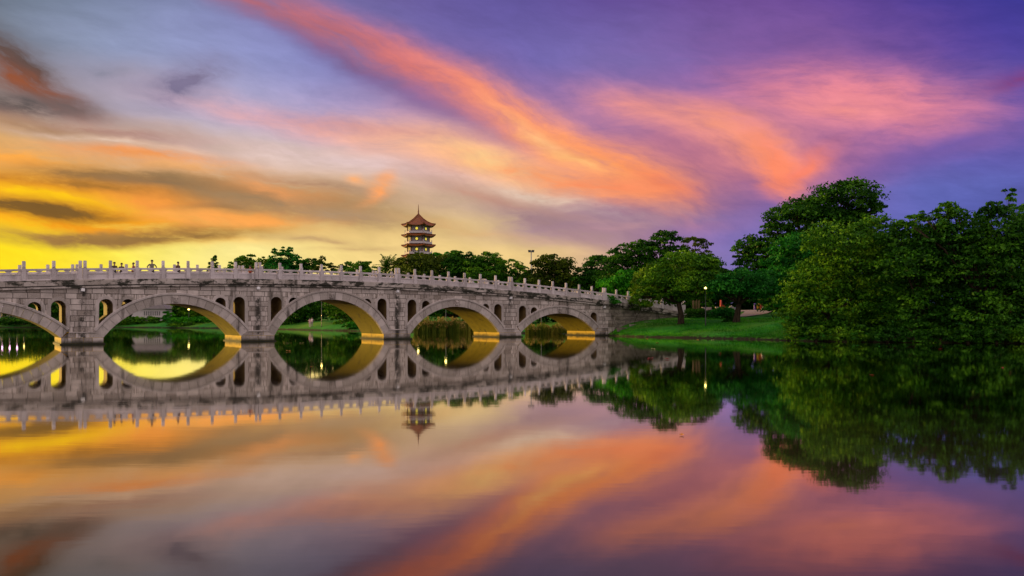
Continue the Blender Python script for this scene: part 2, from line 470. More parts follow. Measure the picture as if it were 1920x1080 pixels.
def stone_mat(name, dark, light, stain=0.5, algae=True, moss=0.0, rough=0.8, pier=False):
    """weathered granite: a tone for each block, grain, rain streaks, black lichen, algae at the water line"""
    t = NT(name)
    P = geo_pos(t)
    r = t.rand()
    mid = tuple((a + b) / 2 for a, b in zip(dark, light))
    col = t.ramp(r, [(0.0, dark), (0.35, mid), (0.7, light), (1.0, tuple(min(1, v * 1.12) for v in light))])
    n1 = t.noise(P, 1.3, 5)
    col = t.mix(t.mrange(n1, 0.35, 0.7, 0, 0.55), col, tuple(v * 0.62 for v in mid), 'MIX')
    n2 = t.noise(P, 14.0, 3)
    col = t.mix(t.mrange(n2, 0.3, 0.75, 0, 0.35), col, tuple(min(1, v * 1.2) for v in light))
    if stain > 0:
        st = t.noise(t.scaled(P, (1.6, 1.6, 0.28)), 1.0, 6, 0.62)            # long vertical streaks
        col = t.mix(t.mrange(st, 0.54, 0.72, 0, stain), col, (0.055, 0.045, 0.035))
        bl = t.noise(P, 3.4, 6, 0.68)
        col = t.mix(t.mrange(bl, 0.62, 0.72, 0, stain), col, (0.04, 0.035, 0.028))
    if moss > 0:
        ms = t.noise(t.scaled(P, (1, 1, 2.2)), 0.9, 6, 0.7)
        col = t.mix(t.mrange(ms, 0.47, 0.56, 0, moss), col, (0.022, 0.022, 0.014))
    if pier:                                   # black mould that runs down below the light boxes on the pier centres
        ox = t.node('ShaderNodeSeparateXYZ', {0: t.coord()}).outputs[0]
        dist = t.math('ABSOLUTE', t.math('MULTIPLY', t.math('SUBTRACT', t.math('FRACT', t.math('ADD', t.math('DIVIDE', ox, 13.0), 10.5)), 0.5), 13.0))
        pn = t.noise(t.scaled(P, (1, 1, 0.7)), 3.0, 5, 0.7)
        sel = t.math('MULTIPLY', t.mrange(dist, 0.06, 0.42, 1, 0), t.mrange(t.math('ADD', pn, t.math('MULTIPLY', t.math('SUBTRACT', t.noise(t.scaled(P, (0.09, 0.09, 0.4)), 1.0, 2), 0.5), 0.9)), 0.46, 0.60, 0, 0.95))
        col = t.mix(sel, col, (0.030, 0.026, 0.020))
    if algae:
        z = t.node('ShaderNodeSeparateXYZ', {0: P}).outputs[2]
        zz = t.math('ADD', z, t.math('MULTIPLY', t.math('SUBTRACT', n1, 0.5), 0.5))
        col = t.mix(t.mrange(zz, 0.05, 0.42, 0.92, 0.0), col, (0.018, 0.02, 0.010))
    h = t.math('ADD', t.math('MULTIPLY', n2, 0.5), t.math('MULTIPLY', t.noise(P, 40.0, 3), 0.5))
    t.principled(col, rough, t.bump(h, 0.35, 0.02), spec=0.3)
    return t.mat

M = {}
M['block'] = stone_mat('granite_block', (0.175, 0.138, 0.108), (0.57, 0.495, 0.45), 0.9, pier=True)
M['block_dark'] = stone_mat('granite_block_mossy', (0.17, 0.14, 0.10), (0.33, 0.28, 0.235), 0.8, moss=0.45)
M['ring'] = stone_mat('granite_voussoir', (0.29, 0.25, 0.215), (0.51, 0.445, 0.41), 0.85)
M['hood'] = stone_mat('granite_moulding', (0.36, 0.305, 0.27), (0.52, 0.46, 0.43), 0.65)
M['joint'] = stone_mat('dark_mortar', (0.055, 0.045, 0.038), (0.09, 0.075, 0.065), 0.4)
M['cornice'] = stone_mat('granite_cornice', (0.24, 0.20, 0.165), (0.48, 0.42, 0.38), 0.9, moss=0.97)
M['rail'] = stone_mat('pale_granite_rail', (0.38, 0.33, 0.315), (0.62, 0.55, 0.55), 0.55, algae=False)
M['footing'] = stone_mat('wet_footing_stone', (0.09, 0.08, 0.06), (0.16, 0.14, 0.11), 0.7, moss=0.6)
M['soffit'] = stone_mat('sunset_tinted_soffit', (0.22, 0.185, 0.012), (0.29, 0.24, 0.018), 0.8, algae=False)  # yellow sunset glow under the arches is put into the base colour
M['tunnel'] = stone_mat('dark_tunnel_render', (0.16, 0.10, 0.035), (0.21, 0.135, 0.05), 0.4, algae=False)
M['plinth_in'] = stone_mat('sunset_tinted_plinth', (0.62, 0.40, 0.04), (0.72, 0.48, 0.06), 0.5)  # orange of the low sun on the pier sides, put into the colour
M['paving'] = stone_mat('grey_paving', (0.30, 0.27, 0.25), (0.40, 0.37, 0.35), 0.3, algae=False)
M['white_plastic'] = simple('white_fixture', (0.78, 0.76, 0.76), 0.4)
M['steel'] = simple('galvanised_steel', (0.32, 0.31, 0.30), 0.45, 0.6)
M['dark_steel'] = simple('dark_painted_steel', (0.05, 0.055, 0.05), 0.5, 0.3)

# ------------------------------------------------------------------ lake and ground
SHORE_PX = [-1400, -700, -420, -330, -270, -150, 0, 230, 420, 520, 600, 700, 800, 920, 1000, 1060, 1100, 1135, 1160, 1200, 1300, 1400, 1490, 1560, 1700, 1920, 2300, 3500]
SHORE_D  = [36, 38, 44, 56, 170, 168, 166, 166, 152, 138, 126, 116, 110, 105, 101, 97, 94, 88.5, 85, 81, 76.5, 72.5, 67.5, 65, 62.5, 60.5, 56, 50]
RISE = {'far': ([-60, -2, 0, 0.5, 4, 10, 40, 400, 3000], [-2, -0.5, 0.02, 0.16, 0.6, 1.3, 2.2, 4.0, 12.0]),
        'lawn': ([-60, -2, 0, 0.4, 2.5, 8, 13, 22, 40, 400, 3000], [-2, -0.5, 0.02, 0.20, 0.58, 1.40, 1.85, 2.25, 3.1, 5.0, 12.0])}

def shore(px):
    return float(np.interp(px, SHORE_PX, SHORE_D))

def ground_z(x, y):
    px = 960 + FPX * x / y
    q = y - shore(px)
    k = float(np.interp(px, [1040, 1150], [0, 1]))
    return (1 - k) * float(np.interp(q, *RISE['far'])) + k * float(np.interp(q, *RISE['lawn']))

def on_ground(px, d, dz=0.0):
    x = (px - 960) * d / FPX
    return Vector((x, d, ground_z(x, d) + dz))

def leafy_ground(name, cols, sc):
    t = NT(name)
    P = geo_pos(t)
    a = t.noise(P, sc, 6, 0.65)
    b = t.noise(P, sc * 9, 4)
    c = t.ramp(t.math('ADD', t.math('MULTIPLY', a, 0.6), t.math('MULTIPLY', b, 0.4)), [(0.30, cols[0]), (0.5, cols[1]), (0.68, cols[2])])
    lo = t.noise(P, 0.13, 4, 0.6)
    c = t.mix(t.mrange(lo, 0.42, 0.62, 0, 0.75), c, (0.085, 0.19, 0.012))       # yellower patchiness, with brighter lit grass put into the colour
    dry = t.noise(P, 0.9, 5, 0.7)
    c = t.mix(t.mrange(dry, 0.60, 0.72, 0, 0.6), c, (0.13, 0.13, 0.03))
    z = t.node('ShaderNodeSeparateXYZ', {0: P}).outputs[2]
    soil_shade = t.math('ADD', z, t.math('MULTIPLY', t.math('SUBTRACT', b, 0.5), 0.9))
    c = t.mix(t.mrange(soil_shade, 0.06, 0.34, 1, 0), c, (0.022, 0.018, 0.007))  # bare earth at the shore, darkened further to paint in the bank's shadow
    t.principled(c, 0.9, t.bump(b, 0.6, 0.08), spec=0.15)
    return t.mat
M['grass'] = leafy_ground('lawn_grass', ((0.010, 0.095, 0.006), (0.022, 0.180, 0.012), (0.055, 0.260, 0.018)), 0.35)

cols_px = sorted(set(list(np.linspace(-1400, 0, 36)) + list(np.linspace(0, 1040, 80)) + list(np.linspace(1040, 1920, 150)) + list(np.linspace(1920, 3500, 36)) + [-330.0, -270.0, 1135.0, 1160.0]))
qs = [-14, -5, -2, -1, -0.3, 0, 0.2, 0.4, 0.9, 1.6, 2.5, 3.7, 5, 6.5, 8, 10, 12, 14, 17, 20, 25, 31, 40, 55, 80, 120, 200, 400, 900, 3000]
GV, GF = [], []
for px in cols_px:
    s0 = shore(px)
    for q in qs:
        d = s0 + q
        x = (px - 960) * d / FPX
        wob = 0.0 if q < 0.4 or q > 60 else 0.05 * math.sin(x * 0.9 + d * 0.37) + 0.04 * math.sin(x * 0.31 - d * 0.8)
        GV.append((x, d, ground_z(x, d) + wob))
nq = len(qs)
for i in range(len(cols_px) - 1):
    for j in range(nq - 1):
        a = i * nq + j
        GF.append((a, a + nq, a + nq + 1, a + 1))
ground = add_obj('ground', fast_mesh('ground', np.array(GV), np.array(GF), M['grass'], True))
tag(ground, 'green grassed banks rising from the lake', kind='structure')

def water_mat():
    t = NT('lake_water')
    P = geo_pos(t)
    # long low swell: reflections wobble a little and smear downwards
    n1 = t.noise(t.scaled(P, (0.35, 1.1, 1)), 1.0, 3, 0.5)
    n2 = t.noise(t.scaled(P, (1.6, 4.5, 1)), 1.0, 2, 0.5)
    h = t.math('ADD', t.math('MULTIPLY', n1, 0.7), t.math('MULTIPLY', n2, 0.3))
    bmp = t.bump(h, 0.020, 0.05)
    fr = t.node('ShaderNodeFresnel', {'IOR': 1.33, 'Normal': bmp}).outputs[0]
    k = t.math('MULTIPLY', fr, 1.85, True)
    tint = t.mix(t.mrange(fr, 0.14, 0.50), (1.0, 0.82, 0.60), (1.0, 0.97, 0.90))      # brownish water swallows the blue where one looks into it
    gl = t.node('ShaderNodeBsdfGlossy', {'Color': tint, 'Roughness': 0.034, 'Normal': bmp})
    df = t.node('ShaderNodeBsdfDiffuse', {'Color': (0.030, 0.026, 0.012, 1)})
    mx = t.node('ShaderNodeMixShader')
    t.l.new(k, mx.inputs[0]); t.l.new(df.outputs[0], mx.inputs[1]); t.l.new(gl.outputs[0], mx.inputs[2])
    t.l.new(mx.outputs[0], t.out.inputs[0])
    return t.mat
M['water'] = water_mat()
wb = MB()
wb.poly([(-4000, -3000, 0), (4000, -3000, 0), (4000, 4000, 0), (-4000, 4000, 0)])
water = wb.build('water', M['water'])
tag(water, 'calm lake mirroring the bridge and the sunset', kind='structure')

# ------------------------------------------------------------------ the stone bridge
# local frame: x along the bridge, y across it (away from the camera), z up
BL, BW = 13.0, 5.0                       # span between pier centres, width
BU = Vector((0.8160, 0.5780, 0))
BANG = math.atan2(BU.y, BU.x)
BO = Vector(((155 - 960) * 57.7 / FPX, 57.7, 0))
bridge = empty('stone_bridge', BO, BANG)
tag(bridge, 'long pale granite bridge of five arches with carved balustrade across the lake', 'bridge')

def b2w(s, w, z):
    n = Vector((-BU.y, BU.x, 0))
    return BO + BU * s + n * w + Vector((0, 0, z))

def ztop(s):                              # top of the post heads: one long flat curve
    return 6.73 - 0.21 * (s / BL - 1.5) ** 2

S0, S1 = -1.9 * BL, 5.10 * BL
HS = 0.393 * BL                           # half span of an arch
SPR = 0.50                                # springing height
CROWN = {-1: 2.50, 0: 3.13, 1: 3.64, 2: 3.11, 3: 2.50}
ARCH = []
for k in range(-1, 4):
    rise = CROWN[k] - SPR
    r = (HS * HS + rise * rise) / (2 * rise)
    ARCH.append(((k + 0.5) * BL, CROWN[k] - r, r, CROWN[k]))
RING, HOOD = 0.66, 0.20

def arch_z(s, extra):
    """height of the arch line pushed out by extra, or None outside"""
    for c, zc, r, _ in ARCH:
        dx = s - c
        rr = r + extra
        if abs(dx) < rr:
            z = zc + math.sqrt(rr * rr - dx * dx)
            if z > SPR - 0.1 and abs(dx) < HS + extra:
                return z
    return None

OPEN = []                                 # spandrel openings: centre s, radius, top z
for k in range(0, 4):
    for sg in (-1, 1):
        OPEN.append((k * BL + sg * 0.120 * BL, 0.475, 'tall'))
        OPEN.append((k * BL + sg * 0.236 * BL, 0.43, 'low'))
OPEN.append((4 * BL - 0.120 * BL, 0.475, 'tall')); OPEN.append((4 * BL - 0.236 * BL, 0.43, 'low'))
OPEN.append((-BL + 0.120 * BL, 0.475, 'tall')); OPEN.append((-BL + 0.236 * BL, 0.43, 'low'))
OPEN = [(s, r, ztop(s) - 2.90 - (0.06 if kd == 'low' else 0.0), kd) for s, r, kd in OPEN]

def free(s, z, pad):
    """is (s, z) wall, with the arches and openings widened by pad?"""
    a = arch_z(s, RING + HOOD - 0.32 + pad)
    if a is not None and z < a:
        return False
    for so, r, zt, kd in OPEN:
        dx = abs(s - so)
        if dx < r + pad:
            zc = zt - r
            if z < zc or dx * dx + (z - zc) ** 2 < (r + pad) ** 2:
                return False
    return True

# wall core behind the facing stones, front and back, with the openings left out
cell = 0.13
mb = MB()
for face_w, flip in ((0.10, False), (BW - 0.10, True)):
    s = S0
    while s < S1:
        sm = s + cell / 2
        ztop_w = ztop(sm) - 1.93
        zb = 0.0 if S0 <= sm <= S1 else 0
        z, run = -0.6, None
        zs = np.arange(-0.6, ztop_w + 0.0001, 0.11)
        for z in list(zs) + [99]:
            ok = z < 90 and free(sm, z, 0.12)
            if ok and run is None:
                run = z
            if not ok and run is not None:
                ze = ztop_w if z > 90 else z
                q = [(s, face_w, run), (s + cell, face_w, run), (s + cell, face_w, ze), (s, face_w, ze)]
                mb.poly(q if not flip else q[::-1])
                run = None
        s += cell
mb.poly([(S1, 0.1, -0.6), (S1, BW - 0.1, -0.6), (S1, BW - 0.1, ztop(S1) - 1.93), (S1, 0.1, ztop(S1) - 1.93)])
wall = mb.build('wall', M['joint'], bridge)

# facing stones, cut around arches and openings
CH, CWD = 0.415, 0.87
def facing(s0, s1, z0, z1, wf, wb_):
    """one block as a bevelled slab; None if nothing of it is left"""
    gap = 0.017
    a0, a1, b0, b1 = s0 + gap, s1 - gap, z0 + gap, z1 - gap
    m = MB()
    pts = [free(a0 + (a1 - a0) * i / 8, b0 + (b1 - b0) * j / 4, 0.12) for i in range(9) for j in range(5)]
    tops = [ztop(a) - 1.95 for a in (a0, a1)]
    if all(pts):
        zt = [min(b1, t) for t in tops]
        if min(zt) - b0 < 0.05: return None
        e = 0.014
        f = [(a0 + e, wf, b0 + e), (a1 - e, wf, b0 + e), (a1 - e, wf, zt[1] - e), (a0 + e, wf, zt[0] - e)]
        g = [(a0, wf + e, b0), (a1, wf + e, b0), (a1, wf + e, zt[1]), (a0, wf + e, zt[0])]
        h = [(a0, wb_, b0), (a1, wb_, b0), (a1, wb_, zt[1]), (a0, wb_, zt[0])]
        m.v = f + g + h
        m.face((0, 1, 2, 3))
        for r in (0, 4):
            for k in range(4):
                k2 = (k + 1) % 4
                m.face((r + k2, r + k, r + 4 + k, r + 4 + k2))
        return m
    if not any(pts): return None
    nc = 9
    for i in range(nc):
        x0, x1 = a0 + (a1 - a0) * i / nc, a0 + (a1 - a0) * (i + 1) / nc
        xm = (x0 + x1) / 2
        zt = min(b1, ztop(xm) - 1.95)
        zz = np.linspace(b0, zt, 15) if zt > b0 + 0.02 else []
        run = None
        for j, z in enumerate(list(zz) + [None]):
            ok = z is not None and free(xm, z, 0.12)
            if ok and run is None: run = z
            if not ok and run is not None:
                ze = zt if z is None else z
                if ze - run > 0.03:
                    m.box(x0, x1, wf, wb_, run, ze)
                run = None
    return m if m.f else None

RB = random.Random(11)
rest = MB()
blocks = []
ncrs = 13
for j in range(ncrs):
    z0 = 0.90 + (j - 2) * CH
    z1 = z0 + CH
    s = S0 + (CWD * 0.5 if j % 2 else 0) + RB.uniform(-0.1, 0.1)
    while s < S1:
        w = CWD * RB.uniform(0.78, 1.18)
        e = min(s + w, S1)
        inpier = z0 < 0.88 and e < 3.99 * BL and s > -0.99 * BL
        if not inpier and z0 < ztop(s) - 1.97 and e - s > 0.1:
            bm_ = facing(s, e, z0, z1, 0.075 + RB.uniform(-0.010, 0.010), 0.102)
            if bm_:
                px = 960 + FPX * b2w(s, 0, 0).x / b2w(s, 0, 0).y
                blocks.append((s, px, z0, bm_))
        s += w
seen = [b for b in blocks if -15 < b[1] < 1262]
seen.sort(key=lambda b: b[0])
for i, (s, px, z0, bm_) in enumerate(seen):
    if i < 300:
        dk = s > 4.03 * BL
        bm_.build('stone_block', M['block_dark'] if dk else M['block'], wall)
for lst in (seen[300:], [b for b in blocks if not (-15 < b[1] < 1262)]):
    for (s, px, z0, bm_) in lst:
        o = len(rest.v)
        rest.v += bm_.v
        for f in bm_.f:
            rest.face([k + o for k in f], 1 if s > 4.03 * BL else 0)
if rest.f:
    tag(rest.build('stone_blocks', [M['block'], M['block_dark']], wall), kind='stuff')

# arch rings of separate voussoirs, hood mouldings, vaults
def arc_pt(c, zc, r, a): return (c + r * math.sin(a), zc + r * math.cos(a))
NV = 19
for c, zc, r, cr in ARCH:
    amax = math.acos((SPR - zc) / r)
    inview = 960 + FPX * b2w(c + HS, 0, 0).x / b2w(c + HS, 0, 0).y > 0
    for i in range(NV):
        a0 = -amax + 2 * amax * i / NV + 0.0016
        a1 = -amax + 2 * amax * (i + 1) / NV - 0.0016
        p = [arc_pt(c, zc, r + 0.0, a0 + (a1 - a0) * q / 2) for q in range(3)] + [arc_pt(c, zc, r + RING, a1 + (a0 - a1) * q / 2) for q in range(3)]
        m = MB(); m.prism(p, 0.025 + RB.uniform(-0.004, 0.004), 0.34)
        m.build('voussoir', M['ring'], bridge)
    m = MB()
    n = 40
    prof = [(RING + 0.005, 0.02), (RING + 0.03, -0.045), (RING + HOOD - 0.03, -0.06), (RING + HOOD, -0.03), (RING + HOOD, 0.11)]
    for i in range(n + 1):
        a = -amax * 0.985 + 2 * amax * 0.985 * i / n
        for e, w in prof:
            x, z = arc_pt(c, zc, r + e, a)
            m.v.append((x, w, z))
    for i in range(n):
        for k in range(len(prof) - 1):
            a = i * len(prof) + k
            m.face((a, a + len(prof), a + len(prof) + 1, a + 1))
    m.face([k for k in range(len(prof))]); m.face([n * len(prof) + k for k in reversed(range(len(prof)))])
    m.build('hood_moulding', M['hood'], bridge)
    # barrel vault
    m = MB()
    n = 36
    for i in range(n + 1):
        a = -amax + 2 * amax * i / n
        x, z = arc_pt(c, zc, r + 0.002, a)
        m.v += [(x, 0.10, z), (x, BW - 0.03, z), ]
    for i in range(n):
        m.face((2 * i, 2 * i + 1, 2 * i + 3, 2 * i + 2), 0, True)
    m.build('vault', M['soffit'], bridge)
    # carved lion mask on the keystone
    m = MB()
    zk = cr + 0.10
    m.prism([(c - 0.17, zk + 0.02), (c + 0.17, zk + 0.02), (c + 0.23, zk + 0.25), (c + 0.20, zk + 0.46), (c - 0.20, zk + 0.46), (c - 0.23, zk + 0.25)], -0.05, 0.05)
    m.prism([(c - 0.22, zk + 0.33), (c + 0.22, zk + 0.33), (c + 0.18, zk + 0.42), (c, zk + 0.38), (c - 0.18, zk + 0.42)], -0.11, -0.04)
    m.prism([(c - 0.06, zk + 0.16), (c + 0.06, zk + 0.16), (c + 0.04, zk + 0.34), (c - 0.04, zk + 0.34)], -0.16, -0.04)
    m.prism([(c - 0.14, zk + 0.04), (c + 0.14, zk + 0.04), (c + 0.16, zk + 0.14), (c - 0.16, zk + 0.14)], -0.13, -0.04)
    for sg in (-1, 1):
        m.prism([(c + sg * 0.20 - 0.05, zk + 0.42), (c + sg * 0.20 + 0.05, zk + 0.42), (c + sg * 0.20 + 0.03, zk + 0.54), (c + sg * 0.20 - 0.03, zk + 0.54)], -0.07, 0.0)
    m.build('lion_mask', M['ring'], bridge)

# openings: surround and tunnel
for so, r, zt, kd in OPEN:
    zc = zt - r
    def foot(s):
        a = arch_z(s, RING + HOOD - 0.06)
        return a if a is not None else 0.95
    def outline(rr):
        pts = []
        zl, zr = foot(so - rr), foot(so + rr)
        if zl < zc: pts.append((so - rr, zl))
        for i in range(17):
            a = math.pi - math.pi * i / 16
            x, z = so + rr * math.cos(a), zc + rr * math.sin(a)
            if z >= foot(x) - 0.02: pts.append((x, z))
        if zr < zc: pts.append((so + rr, zr))
        return pts
    n = 16
    m = MB()
    inn, outn = outline(r), outline(r + 0.25)
    def resample(pts, n=24):
        d = [0.0]
        for a, b in zip(pts, pts[1:]): d.append(d[-1] + math.dist(a, b))
        out = []
        for i in range(n + 1):
            q = d[-1] * i / n
            k = max(j for j in range(len(d)) if d[j] <= q + 1e-9); k = min(k, len(pts) - 2)
            f = (q - d[k]) / max(d[k + 1] - d[k], 1e-9)
            out.append((pts[k][0] + f * (pts[k + 1][0] - pts[k][0]), pts[k][1] + f * (pts[k + 1][1] - pts[k][1])))
        return out
    A, B = resample(inn), resample(outn)
    for (xa, za), (xb, zb) in zip(A, B):
        m.v += [(xa, 0.14, za), (xa, 0.035, za), (xb, 0.035, zb), (xb, 0.10, zb)]
    for i in range(len(A) - 1):
        for k in range(3):
            a = i * 4 + k
            m.face((a + 4, a, a + 1, a + 5))
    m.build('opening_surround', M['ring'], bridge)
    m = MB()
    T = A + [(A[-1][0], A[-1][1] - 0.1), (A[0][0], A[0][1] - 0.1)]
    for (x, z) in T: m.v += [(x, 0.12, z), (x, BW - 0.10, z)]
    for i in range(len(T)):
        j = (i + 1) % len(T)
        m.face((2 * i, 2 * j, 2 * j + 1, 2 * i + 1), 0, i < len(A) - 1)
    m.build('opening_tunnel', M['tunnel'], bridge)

# pier bases: a core between the vaults, ledge, two courses of stones, wet footing
for k in range(-1, 5):
    c = k * BL
    right = k == 4; left = k == -1
    xl, xr = -(BL / 2 - (BL / 2 - HS)), 0
    pw = BL / 2 - HS                       # 1.39
    l0 = -pw if not left else -3.0
    r0 = pw if not right else 1.6
    m = MB()
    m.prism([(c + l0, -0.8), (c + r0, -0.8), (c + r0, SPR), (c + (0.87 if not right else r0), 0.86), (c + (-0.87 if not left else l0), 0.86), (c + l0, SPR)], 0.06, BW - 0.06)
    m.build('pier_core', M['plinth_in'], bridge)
    m = MB()
    m.box(c + (-0.90 if not left else l0), c + (0.90 if not right else r0), -0.05, 0.12, 0.865, 0.945)
    m.build('pier_ledge', M['hood'], bridge)
    for row, (za, zb) in enumerate(((0.50, 0.855), (0.10, 0.49))):
        x = c + l0
        widths = (0.34, 0.33, 0.33) if row == 0 else (0.24, 0.28, 0.22, 0.26)
        for wf in widths:
            wd = (r0 - l0) * wf
            m = MB()
            a0, a1 = x + 0.012, x + wd - 0.012
            ta0 = max(a0, c - 0.9) if (row == 0 and not left) else a0
            ta1 = min(a1, c + 0.9) if (row == 0 and not right) else a1
            if ta1 - ta0 > 0.05:
                m.prism([(a0, za + 0.012), (a1, za + 0.012), (ta1, zb), (ta0, zb)], 0.02 + RB.uniform(-0.012, 0.012), 0.08)
                m.build('plinth_stone', M['block'], bridge)
            x += wd
    m = MB()
    m.box(c + l0 - 0.10, c + r0 + 0.10, -0.14, BW + 0.1, -0.8, 0.085)
    m.build('footing', M['footing'], bridge)
    # pale spotlight box under the ledge
    if k < 5:
        m = MB()
        zb = ztop(c) - 2.03
        m.box(c - 0.13, c + 0.13, -0.16, 0.06, zb - 0.27, zb - 0.05, bev=0.02)
        m.box(c - 0.03, c + 0.03, -0.05, 0.02, zb - 0.06, zb + 0.06)
        m.build('light_box', M['white_plastic'], bridge)

# cornice: stones above, a thin ledge below, both follow the rise of the deck
def band(m, s0, s1, w0, w1, oa, ob, mi=0, n=1):
    for i in range(n):
        a, b = s0 + (s1 - s0) * i / n, s0 + (s1 - s0) * (i + 1) / n
        z = lambda s, o: ztop(s) + o
        base = len(m.v)
        m.v += [(a, w0, z(a, oa)), (b, w0, z(b, oa)), (b, w0, z(b, ob)), (a, w0, z(a, ob)), (a, w1, z(a, oa)), (b, w1, z(b, oa)), (b, w1, z(b, ob)), (a, w1, z(a, ob))]
        for q in ((0, 1, 2, 3), (7, 6, 5, 4), (1, 0, 4, 5), (3, 2, 6, 7)):
            m.face([base + k for k in q], mi)
        if i == 0: m.face([base + k for k in (0, 3, 7, 4)], mi)
        if i == n - 1: m.face([base + k for k in (2, 1, 5, 6)], mi)

s = S0
while s < S1 - 0.2:
    w = RB.uniform(0.85, 1.15)
    e = min(s + w, S1)
    m = MB()
    dz = RB.uniform(-0.012, 0.012)
    band(m, s + 0.008, e - 0.008, -0.16 + RB.uniform(-0.012, 0.012), 0.30, -1.83, -1.50 + dz)
    m.build('cornice_stone', M['cornice'], bridge)
    s = e
m = MB(); band(m, S0, S1, 0.0, 0.28, -1.95, -1.82, 0, 60); m.build('cornice_groove', M['joint'], bridge)
m = MB(); band(m, S0, S1, -0.10, 0.26, -2.04, -1.905, 0, 60); m.build('lower_ledge', M['cornice'], bridge)
m = MB(); band(m, S0, S1, -0.13, 0.34, -1.502, -1.42, 0, 60); m.build('kerb', M['cornice'], bridge)
m = MB(); band(m, S0, S1, BW - 0.34, BW + 0.13, -1.9, -1.42, 0, 60); m.build('kerb', M['cornice'], bridge)
m = MB(); band(m, S0, S1, 0.32, BW - 0.32, -1.95, -1.62, 0, 60); m.build('deck', M['paving'], bridge)

# balustrade
pm = MB()
pm.box(-0.14, 0.14, -0.14, 0.14, -1.43, -0.52)
pm.box(-0.155, 0.155, -0.155, 0.155, -1.43, -1.36)
post_me = pm.mesh('rail_post', M['rail'])
hm = MB()
prof = [(0.10, -0.52), (0.10, -0.47), (0.128, -0.465)]
z = -0.46
for i in range(5):
    prof += [(0.128, z), (0.128, z + 0.062), (0.092, z + 0.066), (0.092, z + 0.086), (0.128, z + 0.09)]
    z += 0.09
prof += [(0.12, -0.008), (0.09, 0.0)]
hm.lathe(prof, 12)
head_me = hm.mesh('post_head', M['rail'])
def post(s, w):
    o = add_obj('rail_post', post_me, bridge, (s, w, ztop(s)))
    add_obj('post_head', head_me, o)
def panel(sa, sb, w):
    m = MB()
    band(m, sa, sb, w - 0.055, w + 0.055, -1.43, -0.95, 0, 1)
    f = 0.10
    for (a, b, oa, ob) in ((sa, sb, -1.42, -1.34), (sa, sb, -1.03, -0.955), (sa, sa + f, -1.335, -1.035), (sb - f, sb, -1.335, -1.035)):
        band(m, a, b, w - 0.075, w + 0.075, oa, ob)
    mid = (sa + sb) / 2
    for c_, hw in ((mid, 0.30), (sa + 0.02, 0.22), (sb - 0.02, 0.22)):
        # cloud brackets that carry the handrail
        zt_ = ztop(c_)
        lo, hi = zt_ - 0.955, zt_ - 0.70
        pts = [(-hw, 0.0), (-hw * 0.72, 0.03), (-hw * 0.34, 0.09), (-hw * 0.30, 0.14), (-hw * 0.62, 0.19), (-hw * 0.86, 0.262), (hw * 0.86, 0.262), (hw * 0.62, 0.19), (hw * 0.30, 0.14), (hw * 0.34, 0.09), (hw * 0.72, 0.03), (hw, 0.0)]
        pts = [(max(sa - 0.01, min(sb + 0.01, c_ + x)), lo + zz) for x, zz in pts]
        m.prism(pts[::-1], w - 0.05, w + 0.05)
    o = m.build('rail_panel', M['rail'], bridge)
    h = MB()
    band(h, sa, sb, w - 0.08, w + 0.08, -0.715, -0.60)
    band(h, sa, sb, w - 0.055, w + 0.055, -0.602, -0.57)
    h.build('handrail', M['rail'], o)

bays = []
for w in (0.05, BW - 0.05):
    k0, k1 = -13, 35
    marks = []
    for i in range(k0, k1 + 1):
        s = i * BL / 7
        if s < S0 + 0.3 or s > S1 - 0.2: continue
        if i % 7 == 0:
            post(s - 0.155, w); post(s + 0.155, w); marks.append((s - 0.295, s + 0.295))
        else:
            post(s, w); marks.append((s - 0.14, s + 0.14))
    for a, b in zip(marks, marks[1:]):
        panel(a[1], b[0], w)

# ------------------------------------------------------------------ foliage
def leaf_mat(name, dark, mid, light, trans=0.25):
    t = NT(name)
    g = t.node('ShaderNodeNewGeometry')
    r = g.outputs['Random Per Island']
    n = t.noise(g.outputs['Position'], 0.45, 3, 0.6)
    f = t.math('ADD', t.math('MULTIPLY', r, 0.42), t.math('MULTIPLY', t.mrange(n, 0.34, 0.66), 0.58))
    c = t.ramp(f, [(0.05, dark), (0.5, mid), (0.95, light)])
    df = t.node('ShaderNodeBsdfPrincipled')
    t.l.new(c, df.inputs['Base Color']); df.inputs['Roughness'].default_value = 0.55
    df.inputs['Specular IOR Level'].default_value = 0.10
    tr = t.node('ShaderNodeBsdfTranslucent'); t.l.new(c, tr.inputs[0])
    mx = t.node('ShaderNodeMixShader'); mx.inputs[0].default_value = trans
    t.l.new(df.outputs[0], mx.inputs[1]); t.l.new(tr.outputs[0], mx.inputs[2])
    t.l.new(mx.outputs[0], t.out.inputs[0])
    return t.mat
LM = {
 'deep':   leaf_mat('foliage_deep_green', (0.004, 0.026, 0.001), (0.020, 0.098, 0.002), (0.080, 0.230, 0.007)),
 'mid':    leaf_mat('foliage_mid_green', (0.006, 0.038, 0.001), (0.044, 0.160, 0.003), (0.180, 0.360, 0.009)),
 'bright': leaf_mat('foliage_bright_green', (0.008, 0.080, 0.002), (0.030, 0.230, 0.005), (0.100, 0.420, 0.010), 0.3),
 'emerald': leaf_mat('foliage_emerald', (0.003, 0.045, 0.003), (0.010, 0.125, 0.008), (0.040, 0.250, 0.016)),
 'olive':  leaf_mat('foliage_olive', (0.016, 0.034, 0.001), (0.050, 0.085, 0.003), (0.130, 0.175, 0.008)),
 'lime':   leaf_mat('foliage_lime', (0.018, 0.055, 0.002), (0.085, 0.180, 0.004), (0.240, 0.370, 0.010), 0.3),
 'reed':   leaf_mat('reed_blades', (0.040, 0.080, 0.006), (0.110, 0.150, 0.012), (0.320, 0.280, 0.040)),
 'straw':  leaf_mat('reed_plumes', (0.25, 0.17, 0.04), (0.40, 0.28, 0.07), (0.55, 0.40, 0.12)),
}
